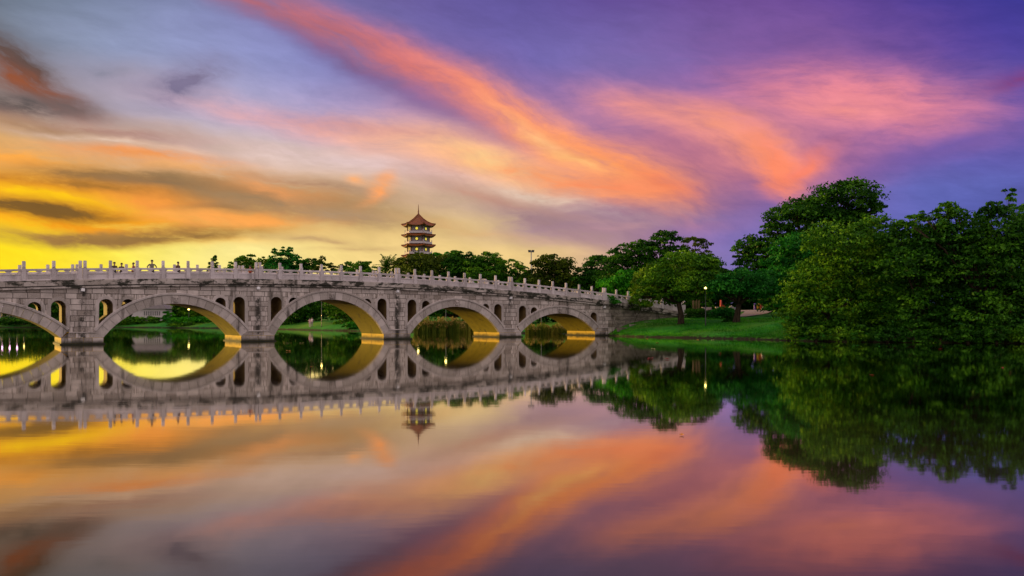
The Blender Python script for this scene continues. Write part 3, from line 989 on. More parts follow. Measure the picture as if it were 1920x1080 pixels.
def bark_mat(name, a, b):
    t = NT(name)
    P = t.coord()
    n = t.noise(t.scaled(P, (4, 4, 0.8)), 1.5, 6, 0.65)
    t.principled(t.mix(t.mrange(n, 0.35, 0.65), a, b), 0.9, t.bump(n, 0.8, 0.05), spec=0.2)
    return t.mat
M['bark'] = bark_mat('dark_bark', (0.018, 0.013, 0.008), (0.055, 0.038, 0.022))
M['bark_pale'] = bark_mat('pale_bark', (0.20, 0.13, 0.06), (0.36, 0.25, 0.13))

def unit(n, rng):
    v = rng.normal(size=(n, 3))
    return v / np.linalg.norm(v, axis=1)[:, None]

def leaves(cen, nrm, size, rng, aspect=0.55):
    """diamond leaves at cen facing nrm, one quad each, a little folded out of plane"""
    n = len(cen)
    nrm = nrm / np.maximum(np.linalg.norm(nrm, axis=1), 1e-6)[:, None]
    t = np.cross(nrm, unit(n, rng)); t /= np.maximum(np.linalg.norm(t, axis=1), 1e-6)[:, None]
    b = np.cross(nrm, t)
    sz = size * rng.uniform(0.6, 1.35, n)[:, None]
    V = np.empty((n, 4, 3))
    V[:, 0] = cen - t * sz * 0.5
    V[:, 1] = cen + b * sz * aspect * 0.5 + nrm * sz * 0.10
    V[:, 2] = cen + t * sz * 0.5
    V[:, 3] = cen - b * sz * aspect * 0.5 + nrm * sz * 0.10
    F = np.arange(n * 4).reshape(n, 4)
    return V.reshape(-1, 3), F

def crown_arrays(lobes, leaf, count, seed, clump=0.62, droop=0.0, under=0.35, fluff=0.5):
    """lobes: (x, y, z, rx, ry, rz); leaves gather in clumps over each lobe's skin, fewer below and inside"""
    rng = np.random.default_rng(seed)
    area = np.array([(a[3] * a[5] + a[3] * a[4] + a[4] * a[5]) for a in lobes])
    Cs, Ns = [], []
    for lb, share in zip(lobes, area / area.sum()):
        c, r = np.array(lb[:3]), np.array(lb[3:])
        rm = r.mean()
        cr = max(clump * 0.5, min(clump * 1.3, rm * 0.36))
        per = 34
        nc = max(6, int(count * share / per))
        u = unit(nc * 3, rng)
        keep = (u[:, 2] > -0.25) | (rng.random(len(u)) < under)
        u = u[keep][:nc]
        rad = rng.choice([1.0, 0.62], size=len(u), p=[0.8, 0.2])[:, None] * rng.uniform(0.82, 1.10, len(u))[:, None]
        cc = c + u * r * rad
        crs = cr * rng.uniform(0.45, 1.5, len(u))
        q = unit(len(u) * per, rng).reshape(len(u), per, 3)
        q[:, :, 2] = np.abs(q[:, :, 2]) * 0.9 - 0.25
        rr = rng.uniform(0.45, 1.0, (len(u), per, 1)) + rng.exponential(fluff * 0.14, (len(u), per, 1))
        pos = cc[:, None, :] + q * rr * crs[:, None, None] * np.array([1.15, 1.15, 0.75])
        if droop: pos[:, :, 2] -= droop * rr[:, :, 0] ** 2 * crs[:, None]
        nr = q * 0.7 + unit(len(u) * per, rng).reshape(len(u), per, 3) * 0.75 + np.array([0, 0, 0.35])
        Cs.append(pos.reshape(-1, 3)); Ns.append(nr.reshape(-1, 3))
    return leaves(np.concatenate(Cs), np.concatenate(Ns), leaf, rng)

def limbs(m, base, lobes, r0, rng, fork=0.38, lean=0.0):
    """trunk that divides into one limb for each lobe"""
    base = Vector(base)
    top = Vector((0, 0, 0))
    for l in lobes: top += Vector(l[:3])
    top /= len(lobes)
    f = base.lerp(top, fork)
    f.x += lean
    k1 = base.lerp(f, 0.5) + Vector((rng.uniform(-.15, .15), rng.uniform(-.15, .15), 0))
    m.tube([base - Vector((0, 0, 0.3)), base + Vector((0, 0, 0.15)), k1, f], [r0 * 1.55, r0 * 1.1, r0 * 0.85, r0 * 0.75], 9)
    for l in lobes:
        e = Vector(l[:3])
        mid = f.lerp(e, 0.5) + Vector((rng.uniform(-.3, .3), rng.uniform(-.3, .3), 0.12 * (e - f).length))
        m.tube([f, mid, e], [r0 * 0.55, r0 * 0.34, r0 * 0.12], 6)
        for q in range(3):
            d = Vector(unit(1, np.random.default_rng(int(rng.random() * 1e6)))[0]); d.z = abs(d.z)
            m.tube([mid.lerp(e, 0.4 + 0.2 * q), e + Vector((d.x * l[3], d.y * l[4], d.z * l[5])) * 0.8], [r0 * 0.16, r0 * 0.05], 4)

def tree(name, label, px, d, lobes_px, mat, leaf=0.34, dens=1.0, trunk=0.28, depth=0.9, group=None, seed=1, clump=0.62, bark='bark', fork=0.38, lean=0.0, cat='tree', droop=0.0, under=0.35, fluff=0.5, trunks=None):
    """lobes given where the photo shows them at distance d, made round in depth"""
    rng = random.Random(seed)
    base = on_ground(px, d)
    root = empty(name, base)
    tag(root, label, cat, group)
    k = d / FPX
    lobes = []
    for i, (x, y, rx, ry) in enumerate(lobes_px):
        dy = rng.uniform(-0.5, 0.5) * depth * rx * k
        p = at(x, y, d) - base
        lobes.append((p.x, dy, p.z, rx * k, rx * k * depth, ry * k))
    tot = sum((l[3] * l[5] + l[3] * l[4] + l[4] * l[5]) for l in lobes)
    count = int(dens * tot * 30.0 / (leaf * leaf))
    V, F = crown_arrays(lobes, leaf, count, seed, clump, droop, under, fluff)
    add_obj('crown', fast_mesh('crown', V, F, LM[mat] if isinstance(mat, str) else mat), root)
    m = MB()
    if trunks:
        for (tx, ty, tr_) in trunks:
            p = at(tx, ty, d) - base
            b0 = on_ground(px + (tx - px) * 0.6, d) - base
            m.tube([b0 - Vector((0, 0, .2)), b0.lerp(p, 0.5) + Vector((rng.uniform(-.08, .08), 0, 0)), p], [tr_, tr_ * .85, tr_ * .7], 7)
    else:
        limbs(m, (0, 0, 0), lobes, trunk, rng, fork, lean)
    m.build('trunk', M[bark], root)
    return root

# ---- right bank, from the water's edge backwards
tree('waterside_tree', 'leafy green tree overhanging the water where the lawn ends', 1540, 69.5,
     [(1560, 462, 52, 38), (1600, 500, 62, 50), (1535, 530, 52, 44), (1508, 580, 44, 40), (1570, 580, 60, 44), (1524, 616, 44, 24), (1600, 612, 56, 30), (1640, 450, 42, 40), (1650, 540, 55, 50), (1660, 600, 52, 40)],
     'mid', 0.30, 0.60, 0.22, seed=21, clump=0.55, group='trees crowding the right bank', under=0.35, fluff=1.0)
tree('waterside_tree', 'broad dark green tree at the water, right of the leafy one by the lawn', 1720, 66.0,
     [(1700, 455, 46, 40), (1745, 480, 58, 50), (1690, 520, 55, 50), (1760, 550, 60, 50), (1710, 590, 55, 45), (1775, 610, 52, 34), (1720, 622, 60, 20), (1725, 420, 24, 20)],
     'deep', 0.30, 0.62, 0.24, seed=22, clump=0.55, group='trees crowding the right bank', under=0.35, fluff=1.0)
tree('waterside_tree', 'dense dark tree with a pointed top at the right edge of the lake', 1850, 64.0,
     [(1780, 420, 26, 34), (1783, 388, 9, 14), (1775, 404, 16, 13), (1791, 406, 16, 12), (1735, 410, 14, 14), (1700, 418, 12, 12), (1800, 450, 48, 44), (1860, 440, 46, 46), (1855, 405, 24, 22), (1900, 490, 52, 60), (1830, 510, 60, 54), (1880, 570, 60, 54), (1815, 590, 50, 46), (1890, 622, 60, 24), (1945, 450, 46, 50), (1950, 560, 50, 70)],
     'deep', 0.30, 0.62, 0.24, seed=23, clump=0.55, group='trees crowding the right bank', under=0.35, fluff=1.0)
tree('slender_tree', 'thin sparse tree standing highest at the far right of the view', 1897, 74.0,
     [(1893, 366, 11, 14), (1884, 386, 13, 9), (1903, 392, 18, 12), (1893, 415, 16, 10), (1914, 430, 22, 16), (1930, 400, 14, 12)],
     'deep', 0.32, 0.50, 0.14, seed=24, clump=0.5)
tree('umbrella_tree', 'tallest tree, a broad umbrella crown above the right bank', 1560, 97.0,
     [(1580, 372, 56, 28), (1528, 396, 52, 26), (1622, 392, 30, 26), (1482, 412, 44, 24), (1610, 420, 44, 26), (1556, 416, 52, 22), (1452, 436, 28, 18), (1412, 462, 30, 18), (1452, 468, 44, 22), (1502, 448, 46, 20), (1394, 482, 18, 16), (1642, 392, 14, 18), (1408, 504, 28, 22), (1470, 500, 40, 24), (1590, 450, 50, 22)],
     'deep', 0.40, 0.85, 0.62, seed=25, clump=0.8, fork=0.45, under=0.25)
tree('round_tree', 'emerald green tree below the umbrella crown', 1500, 90.0,
     [(1492, 476, 40, 34), (1462, 520, 40, 36), (1510, 530, 46, 42), (1440, 552, 34, 30)], 'emerald', 0.36, 0.8, 0.3, seed=26, clump=0.7)
tree('lawn_tree', 'short tree with a bowl of dark foliage on the lawn beside the bridge end', 1277, 85.5,
     [(1240, 528, 34, 26), (1275, 500, 38, 26), (1222, 548, 22, 14), (1310, 520, 34, 26), (1290, 540, 46, 24), (1258, 556, 38, 14), (1325, 500, 24, 20), (1205, 560, 16, 14), (1334, 536, 26, 18), (1218, 534, 22, 16)],
     'mid', 0.30, 0.75, 0.34, seed=27, clump=0.6, fork=0.52, under=0.5)
tree('lawn_tree', 'small twisted tree with a drooping crown beside the curved path', 1381, 82.5,
     [(1385, 526, 40, 16), (1355, 540, 34, 15), (1415, 538, 34, 16), (1390, 548, 46, 10), (1436, 545, 20, 14), (1343, 552, 18, 10)],
     'emerald', 0.28, 0.75, 0.36, seed=28, clump=0.55, fork=0.55, under=0.5)
tree('slim_stemmed_tree', 'tree on several bare pale stems behind the dark hedge', 1305, 99.0,
     [(1310, 505, 40, 26), (1290, 525, 34, 20), (1335, 525, 36, 22)], 'deep', 0.36, 0.8, 0.2, seed=29, bark='bark_pale', trunks=[(1299, 530, .17), (1306, 528, .16), (1313, 525, .17)])
tree('feathery_tree', 'bright green feathery tree overhanging the end of the balustrade', 1175, 102.0,
     [(1170, 520, 34, 14), (1150, 534, 28, 14), (1192, 532, 30, 20), (1168, 550, 36, 18), (1200, 556, 24, 20), (1138, 546, 14, 9)],
     'bright', 0.42, 0.62, 0.25, seed=30, clump=0.8, droop=0.6, under=0.5)
tree('lime_tree', 'yellow green tree between the feathery tree and the lawn tree', 1215, 96.0,
     [(1222, 528, 28, 26), (1205, 545, 22, 24), (1236, 510, 24, 18), (1210, 572, 26, 14)],
     'lime', 0.32, 0.7, 0.22, seed=31, clump=0.6, under=0.6)
# ---- the skyline behind the bridge, right to left
GB = 'trees on the far bank behind the bridge'
tree('domed_tree', 'tall dark tree with a round domed top behind the right end of the bridge', 1240, 124.0,
     [(1246, 456, 26, 20), (1225, 476, 30, 18), (1262, 480, 26, 16), (1245, 500, 42, 16)], 'deep', 0.46, 0.72, 0.4, seed=32, clump=0.9, group=GB, under=0.15)
tree('open_tree', 'see-through tree top right of the round domed tree', 1306, 126.0,
     [(1304, 458, 26, 12), (1286, 470, 14, 10), (1326, 476, 12, 12), (1306, 482, 24, 12), (1316, 500, 30, 14)], 'olive', 0.44, 0.5, 0.35, seed=33, clump=0.8, group=GB, under=0.1)
tree('spreading_tree', 'long sloping dark crown left of the round domed tree', 1185, 126.0,
     [(1200, 466, 28, 14), (1172, 476, 26, 14), (1158, 494, 30, 18), (1195, 496, 34, 20), (1165, 520, 40, 16), (1205, 520, 34, 20)], 'deep', 0.46, 0.7, 0.42, seed=34, clump=0.9, group=GB)
tree('bushy_tree', 'dark bushy tree with two small tufts on top, left of the long sloping crown', 1115, 134.0,
     [(1124, 502, 30, 18), (1105, 520, 28, 18), (1120, 484, 7, 5), (1133, 484, 7, 5), (1140, 525, 32, 18)], 'deep', 0.48, 0.75, 0.35, seed=35, clump=0.9, group=GB)
tree('bushy_tree', 'wide olive green tree right of the floodlight mast', 1040, 136.0,
     [(1040, 492, 30, 12), (1016, 505, 22, 16), (1062, 508, 24, 18), (1040, 515, 36, 20), (1010, 530, 22, 16), (1070, 530, 24, 16)], 'olive', 0.48, 0.75, 0.35, seed=36, clump=0.9, group=GB)
tree('round_topped_tree', 'round topped tree just left of the floodlight mast', 960, 140.0,
     [(958, 500, 20, 14), (972, 512, 16, 14), (945, 512, 16, 14), (958, 526, 28, 14), (985, 520, 12, 18)], 'mid', 0.48, 0.62, 0.32, seed=37, clump=0.9, group=GB)
tree('round_topped_tree', 'large smooth domed tree second to the left of the floodlight mast', 915, 142.0,
     [(912, 490, 28, 14), (930, 503, 22, 16), (895, 505, 22, 16), (912, 518, 34, 16)], 'mid', 0.48, 0.8, 0.36, seed=38, clump=0.9, group=GB)
tree('round_topped_tree', 'domed tree third to the left of the floodlight mast, below a tufted one', 868, 146.0,
     [(870, 486, 26, 12), (855, 500, 24, 16), (885, 502, 24, 16), (868, 515, 34, 16), (854, 474, 8, 7)], 'deep', 0.48, 0.8, 0.36, seed=39, clump=0.9, group=GB)
tree('spreading_tree', 'flat topped dark tree at the foot of the pagoda tower', 785, 150.0,
     [(785, 490, 36, 12), (760, 502, 26, 14), (815, 500, 30, 14), (790, 512, 46, 14), (830, 488, 24, 10)], 'olive', 0.5, 0.85, 0.4, seed=40, clump=1.0, group=GB)
tree('bushy_tree', 'green tree between two darker ones right of the pagoda', 835, 158.0,
     [(838, 484, 18, 9), (820, 484, 14, 8), (842, 498, 26, 12)], 'bright', 0.5, 0.7, 0.3, seed=41, clump=0.9, group=GB)
tree('bushy_tree', 'low green tree left of the spiky palm', 672, 158.0,
     [(665, 502, 22, 10), (690, 500, 18, 11), (645, 506, 14, 8), (675, 515, 34, 12)], 'mid', 0.5, 0.7, 0.26, seed=42, clump=0.9, group=GB)
tree('bushy_tree', 'open yellow green tree letting the sunset through over the railing', 612, 164.0,
     [(610, 494, 14, 10), (622, 504, 10, 8), (604, 508, 14, 8), (635, 508, 12, 7)], 'olive', 0.5, 0.36, 0.2, seed=43, clump=0.8, group=GB)
tree('bushy_tree', 'rounded green tree right of the tallest one over the second arch', 585, 166.0,
     [(585, 496, 20, 10), (572, 508, 20, 12), (596, 505, 14, 12)], 'deep', 0.5, 0.75, 0.26, seed=44, clump=0.9, group=GB)
tree('crowned_tree', 'tallest tree over the second arch with a tufted top', 538, 168.0,
     [(526, 472, 12, 8), (541, 472, 8, 8), (538, 488, 24, 12), (525, 500, 22, 12), (552, 498, 20, 12), (540, 510, 36, 12)], 'emerald', 0.5, 0.75, 0.3, seed=45, clump=0.9, group=GB)
tree('bushy_tree', 'pale green open tree left of the tallest one over the second arch', 500, 170.0,
     [(500, 490, 16, 10), (488, 500, 16, 10), (510, 502, 14, 10)], 'lime', 0.5, 0.45, 0.22, seed=46, clump=0.8, group=GB)
tree('bushy_tree', 'low broad green tree nearest to the small cypress', 460, 172.0,
     [(468, 486, 18, 8), (452, 494, 18, 9), (440, 500, 12, 8), (478, 498, 18, 10), (460, 508, 34, 9)], 'mid', 0.5, 0.6, 0.26, seed=47, clump=0.8, group=GB)
tree('small_cypress', 'small pointed cypress standing alone against the yellow sky', 401, 172.0,
     [(401, 483, 4, 7), (400, 491, 7, 8), (402, 500, 10, 8), (401, 511, 12, 9)], 'deep', 0.42, 0.8, 0.16, seed=48, clump=0.5)

# ---- far bank seen under the arches
GS = 'shrubs on the far bank under the arches'
def shrub(name, label, px, d, lobes, mat, seed, leaf=0.4, dens=0.8, group=GS, cat='shrub', trunk=0.12):
    return tree(name, label, px, d, lobes, mat, leaf, dens, trunk, seed=seed, clump=0.7, group=group, cat=cat, under=0.7)
tree('broad_tree', 'dark tree behind the white pavilion under the left arches', 300, 186.0, [(300, 560, 40, 16), (260, 572, 36, 16), (335, 572, 36, 18), (230, 580, 30, 14)], 'deep', 0.5, 0.8, 0.3, seed=60, clump=0.9, group='dark trees under the arches')
tree('broad_tree', 'green tree beside the lit lamp under the first full arch', 372, 172.0, [(345, 572, 22, 14), (375, 570, 26, 18), (400, 582, 24, 18), (362, 588, 20, 10)], 'mid', 0.5, 0.8, 0.28, seed=61, clump=0.9, group='dark trees under the arches')
tree('broad_tree', 'dark tree mass at the left edge under the first arch', 40, 180.0, [(10, 566, 34, 16), (60, 570, 36, 16), (110, 572, 34, 16), (160, 574, 36, 16), (40, 584, 40, 10), (120, 586, 40, 10), (200, 582, 30, 12)], 'deep', 0.5, 0.8, 0.3, seed=62, clump=0.9, group='dark trees under the arches')
tree('broad_tree', 'deep green tree left under the middle arch', 555, 142.0, [(548, 582, 36, 22), (585, 574, 34, 18), (540, 603, 28, 12), (600, 588, 22, 12), (570, 598, 22, 12)], 'deep', 0.44, 0.85, 0.3, seed=63, clump=0.8, group='dark trees under the arches')
tree('broad_tree', 'leafy tree right under the middle arch', 655, 132.0, [(640, 575, 28, 16), (668, 578, 28, 22), (645, 596, 22, 14), (685, 600, 26, 18), (660, 608, 24, 9)], 'mid', 0.40, 0.85, 0.3, seed=64, clump=0.75, group='dark trees under the arches')
tree('broad_tree', 'dark tree closing the view behind the pale reeds', 850, 122.0, [(800, 578, 36, 20), (850, 574, 40, 22), (900, 582, 40, 22), (770, 590, 26, 16), (950, 584, 40, 20)], 'deep', 0.42, 0.85, 0.3, seed=65, clump=0.8, group='dark trees under the arches')
tree('broad_tree', 'dark tree filling the view under the rightmost arch', 1040, 112.0, [(1000, 590, 36, 22), (1045, 588, 40, 24), (1090, 592, 40, 22), (1130, 588, 36, 22)], 'deep', 0.40, 0.85, 0.3, seed=66, clump=0.8, group='dark trees under the arches')
shrub('shrub', 'pale leafy shrub against the right end of the white pavilion', 318, 171.0, [(312, 589, 8, 5), (322, 592, 8, 7), (316, 597, 10, 6)], 'bright', 69, 0.36, 0.8)
shrub('clipped_bush', 'round clipped green bush at the water under the first full arch', 314, 166.5, [(314, 602, 9, 6)], 'emerald', 70, 0.34, 1.0)
shrub('low_hedge', 'long low green hedge right of the round bush under the first full arch', 368, 164.0, [(335, 600, 16, 4), (360, 600, 18, 4.5), (385, 600, 18, 4.5), (408, 602, 16, 5)], 'bright', 71, 0.34, 1.0)
shrub('low_hedge', 'ragged shrubs at the waterline in front of the low hedge', 365, 160.5, [(335, 609, 14, 3.5), (358, 609, 14, 4), (382, 610, 14, 4), (402, 611, 14, 4)], 'mid', 72, 0.34, 1.0)
shrub('low_hedge', 'tall grassy hedge in front of the white pavilion', 258, 169.5, [(225, 603, 18, 6), (250, 603, 18, 7), (275, 602, 18, 7), (298, 602, 14, 7)], 'mid', 73, 0.36, 1.0)
shrub('shrub', 'bright green shrub at the lawn edge right under the middle arch', 655, 121.5, [(652, 612, 12, 6), (666, 614, 12, 5)], 'bright', 74, 0.32, 1.0)
shrub('low_hedge', 'dark shrubs along the shore at the left edge of the view', 60, 169.0, [(10, 602, 26, 6), (50, 602, 26, 6), (90, 603, 26, 6), (130, 603, 24, 6), (170, 603, 24, 6)], 'deep', 75, 0.4, 0.9)
# ---- by the lawn
shrub('dark_hedge', 'dark clipped hedge behind the lawn tree', 1310, 93.5, [(1296, 589, 13, 9), (1312, 589, 14, 9), (1327, 589, 12, 9)], 'deep', 76, 0.20, 1.2, None, 'hedge')
shrub('rounded_bush', 'smooth rounded green bush left of the twisted tree', 1354, 89.5, [(1346, 588, 11, 9), (1358, 587, 13, 10), (1368, 589, 9, 9)], 'emerald', 77, 0.18, 1.3, None, 'bush')
shrub('wall_creeper', 'leafy creeper spilling over the cornice at the right end of the bridge', 1190, 89.3, [(1190, 566, 9, 9), (1204, 570, 9, 8), (1216, 574, 8, 6), (1192, 578, 6, 5)], 'lime', 78, 0.20, 0.9, None, 'creeper', 0.03)
shrub('wall_creeper', 'small tuft of leaves on the cornice above the last arch', 1148, 87.7, [(1146, 560, 4, 4), (1152, 566, 4, 4), (1157, 568, 4, 3)], 'bright', 79, 0.18, 0.8, None, 'creeper', 0.03)
shrub('spiky_bush', 'dark spiky bush at the foot of the twisted tree', 1366, 84.0, [(1362, 599, 10, 6), (1376, 600, 10, 6)], 'deep', 80, 0.30, 0.7, None, 'bush')
SW = [(1492, 16, 'low leafy shrub trailing into the water where the lawn ends'), (1530, 22, 'second low shrub from the lawn trailing into the water'), (1572, 24, 'third low shrub from the lawn trailing into the water'),
      (1618, 26, 'fourth low shrub from the lawn trailing into the water'), (1664, 26, 'low shrub in the water below the broad dark tree, on its left'), (1712, 28, 'low shrub in the water below the middle of the broad dark tree'),
      (1762, 28, 'low shrub in the water left of the pointed tree'), (1814, 30, 'low shrub in the water below the pointed tree'), (1868, 30, 'low shrub in the water second from the right edge'), (1915, 30, 'low shrub in the water at the right edge')]
for i, (px, rx, lab) in enumerate(SW):
    rr = random.Random(i)
    d = shore(px) + rr.uniform(-0.7, 0.6)
    y = HOR + (CAMZ - 0.42) * FPX / d
    shrub('waterside_shrub', lab, px, d, [(px - rx * .45, y, rx * .6, rr.uniform(8, 12)), (px + rx * .45, y + 1, rx * .6, rr.uniform(8, 12)), (px, y - rr.uniform(6, 14), rx * .55, 9)], 'mid' if i % 3 == 0 or i < 3 else 'deep', 90 + i, 0.24, 0.8, 'shrubs at the water on the right bank')

# spiky palm left of the pagoda
def palm():
    d, px = 152.0, 723
    base = on_ground(px, d)
    root = empty('palm_tree', base)
    tag(root, 'spiky palm crown left of the pagoda against the sky', 'palm')
    rng = random.Random(5)
    top = at(px, 500, d) - base
    m = MB(); m.tube([(0, 0, -.3), (0.1, 0, top.z * .5), tuple(top)], [.28, .2, .18], 8)
    m.build('trunk', M['bark'], root)
    nr = np.random.default_rng(5)
    for i in range(46):
        an, el = rng.uniform(0, 6.283), rng.uniform(-0.25, 1.35)
        ln = rng.uniform(2.2, 3.5)
        st = top + Vector((rng.uniform(-.7, .7), rng.uniform(-.7, .7), rng.uniform(-1.2, 0.4)))
        dr = Vector((math.cos(an) * math.cos(el), math.sin(an) * math.cos(el), math.sin(el)))
        C, N = [], []
        for q in range(16):
            f = q / 15
            p = st + dr * ln * f - Vector((0, 0, 0.55 * f * f))
            for sg in (-1, 1):
                side = dr.cross(Vector((0, 0, 1))).normalized() * sg
                C.append(tuple(p + side * 0.22 * (1 - f * .6))); N.append((side.x * .4, side.y * .4, 1))
        V, F = leaves(np.array(C), np.array(N), 0.55, nr, 0.35)
        add_obj('frond', fast_mesh('frond', V, F, LM['mid']), root)
palm()

# reeds behind the third and fourth arches: blades nobody could count
def reeds(label, x0, x1, d, top, n, seed, plume=0.12):
    rng = np.random.default_rng(seed)
    px = rng.uniform(x0, x1, n)
    dd = d + rng.uniform(-1.5, 1.8, n)
    X = (px - 960) * dd / FPX
    hz = (CAMZ + (HOR - top) * d / FPX)
    H = hz * rng.uniform(0.45, 0.92, n) * (1 + 0.16 * np.sin(px * 0.23) + 0.12 * np.sin(px * 0.71 + 1))
    lean = rng.normal(0, 0.10, (n, 2)) * H[:, None]
    base = np.stack([X, dd, np.full(n, 0.0)], 1)
    ph = rng.uniform(0, np.pi, n)
    wv_ = np.stack([np.cos(ph), np.sin(ph), np.zeros(n)], 1) * 0.035
    mid = base + np.stack([lean[:, 0] * .35, lean[:, 1] * .35, H * .6], 1)
    tip = base + np.stack([lean[:, 0] * 1.6, lean[:, 1] * 1.6, H], 1)
    V = np.stack([base - wv_, base + wv_, mid + wv_, mid - wv_, mid - wv_, mid + wv_, tip + wv_ * .15, tip - wv_ * .15], 1).reshape(-1, 3)
    F = np.arange(n * 8).reshape(-1, 4)
    o = add_obj('reeds', fast_mesh('reeds', V, F, LM['reed']))
    tag(o, label, kind='stuff')
    sel = rng.random(n) < plume
    C = np.repeat(tip[sel], 5, 0) + rng.normal(0, 0.07, (sel.sum() * 5, 3)) - np.array([0, 0, .15])
    V, F = leaves(C, unit(len(C), rng), 0.24, rng, 0.45)
    add_obj('plumes', fast_mesh('plumes', V, F, LM['straw']), o)
reeds('pale reeds standing in the shallows behind the third arch', 776, 905, 106.5, 596, 2300, 1, 0.30)
reeds('green reeds standing in the shallows under the rightmost arch', 985, 1072, 99.0, 606, 1800, 2, 0.08)

# the wood behind everything: a mass in which no single tree can be told apart
def woodland(label, rows, mat, seed, leaf=0.62):
    rng = random.Random(seed)
    lobes = []
    for (x0, x1, d, top) in rows:
        x = x0
        while x < x1:
            rx = rng.uniform(20, 30) * 150 / d
            gz = HOR - (on_ground(x, d).z - CAMZ) * FPX / d
            y = top + rng.uniform(-4, 7)
            while y < gz + 6:
                p = at(x + rng.uniform(-5, 5), y + 12, d + rng.uniform(-2, 2))
                lobes.append((p.x, p.y, p.z, rx * d / FPX, rx * d / FPX * .7, 15 * d / FPX))
                y += 19
            x += rx * 1.05
    V, F = crown_arrays(lobes, leaf, int(sum(l[3] * l[5] * 3 for l in lobes) * 40 / leaf ** 2), seed, 1.0, under=0.6)
    tag(add_obj('woodland', fast_mesh('woodland', V, F, LM[mat])), label, kind='stuff')
woodland('dark wood on the far bank behind the bridge', [(-260, 110, 196, 566), (110, 420, 196, 548), (420, 660, 184, 522), (660, 1000, 172, 514), (1000, 1140, 150, 520)], 'deep', 101)
woodland('dark wood behind the lawn and the right bank', [(1120, 1300, 136, 515), (1290, 1480, 128, 505), (1470, 1560, 108, 470), (1540, 1980, 92, 452), (1980, 2500, 90, 440), (1980, 2500, 66, 470)], 'deep', 102)

# short grass on the near lawn
def lawn_blades(n, seed):
    rng = np.random.default_rng(seed)
    P = []
    while len(P) < n:
        px = rng.uniform(1150, 1520); q = 0.3 + 16 * rng.random() ** 1.4
        d = shore(px) + q
        p = on_ground(px, d)
        P.append(tuple(p))
    P = np.array(P)
    H = rng.uniform(0.05, 0.14, n)
    ph = rng.uniform(0, np.pi, n)
    w = np.stack([np.cos(ph), np.sin(ph), np.zeros(n)], 1) * 0.022
    tip = P + np.stack([rng.normal(0, .05, n), rng.normal(0, .05, n), H], 1)
    V = np.stack([P - w, P + w, tip + w * .2, tip - w * .2], 1).reshape(-1, 3)
    o = add_obj('lawn_grass', fast_mesh('lawn_grass', V, np.arange(n * 4).reshape(-1, 4), LM['bright']))
    tag(o, 'short green grass growing on the lawn by the bridge', kind='stuff')
lawn_blades(26000, 3)

# ------------------------------------------------------------------ pagoda
M['tile'] = simple('orange_glazed_tile', (0.20, 0.052, 0.006), 0.6, var=0.3, scale=1.5)
M['timber_red'] = simple('red_brown_timber', (0.17, 0.05, 0.025), 0.6)
M['plaster_white'] = simple('white_plaster', (0.50, 0.43, 0.44), 0.8, var=0.08)
M['plaster_grey'] = simple('greyish_plaster', (0.27, 0.225, 0.235), 0.85, var=0.1)
M['lit_window'] = emitter('lit_window', (1.0, 0.80, 0.10), 0.85)
M['red_paint'] = simple('red_paint', (0.55, 0.05, 0.02), 0.5)
M['lamp_glow'] = emitter('lamp_glow', (1.0, 0.78, 0.20), 8.0)
M['lamp_glow_pink'] = emitter('lamp_glow_pink', (1.0, 0.55, 0.95), 9.0)

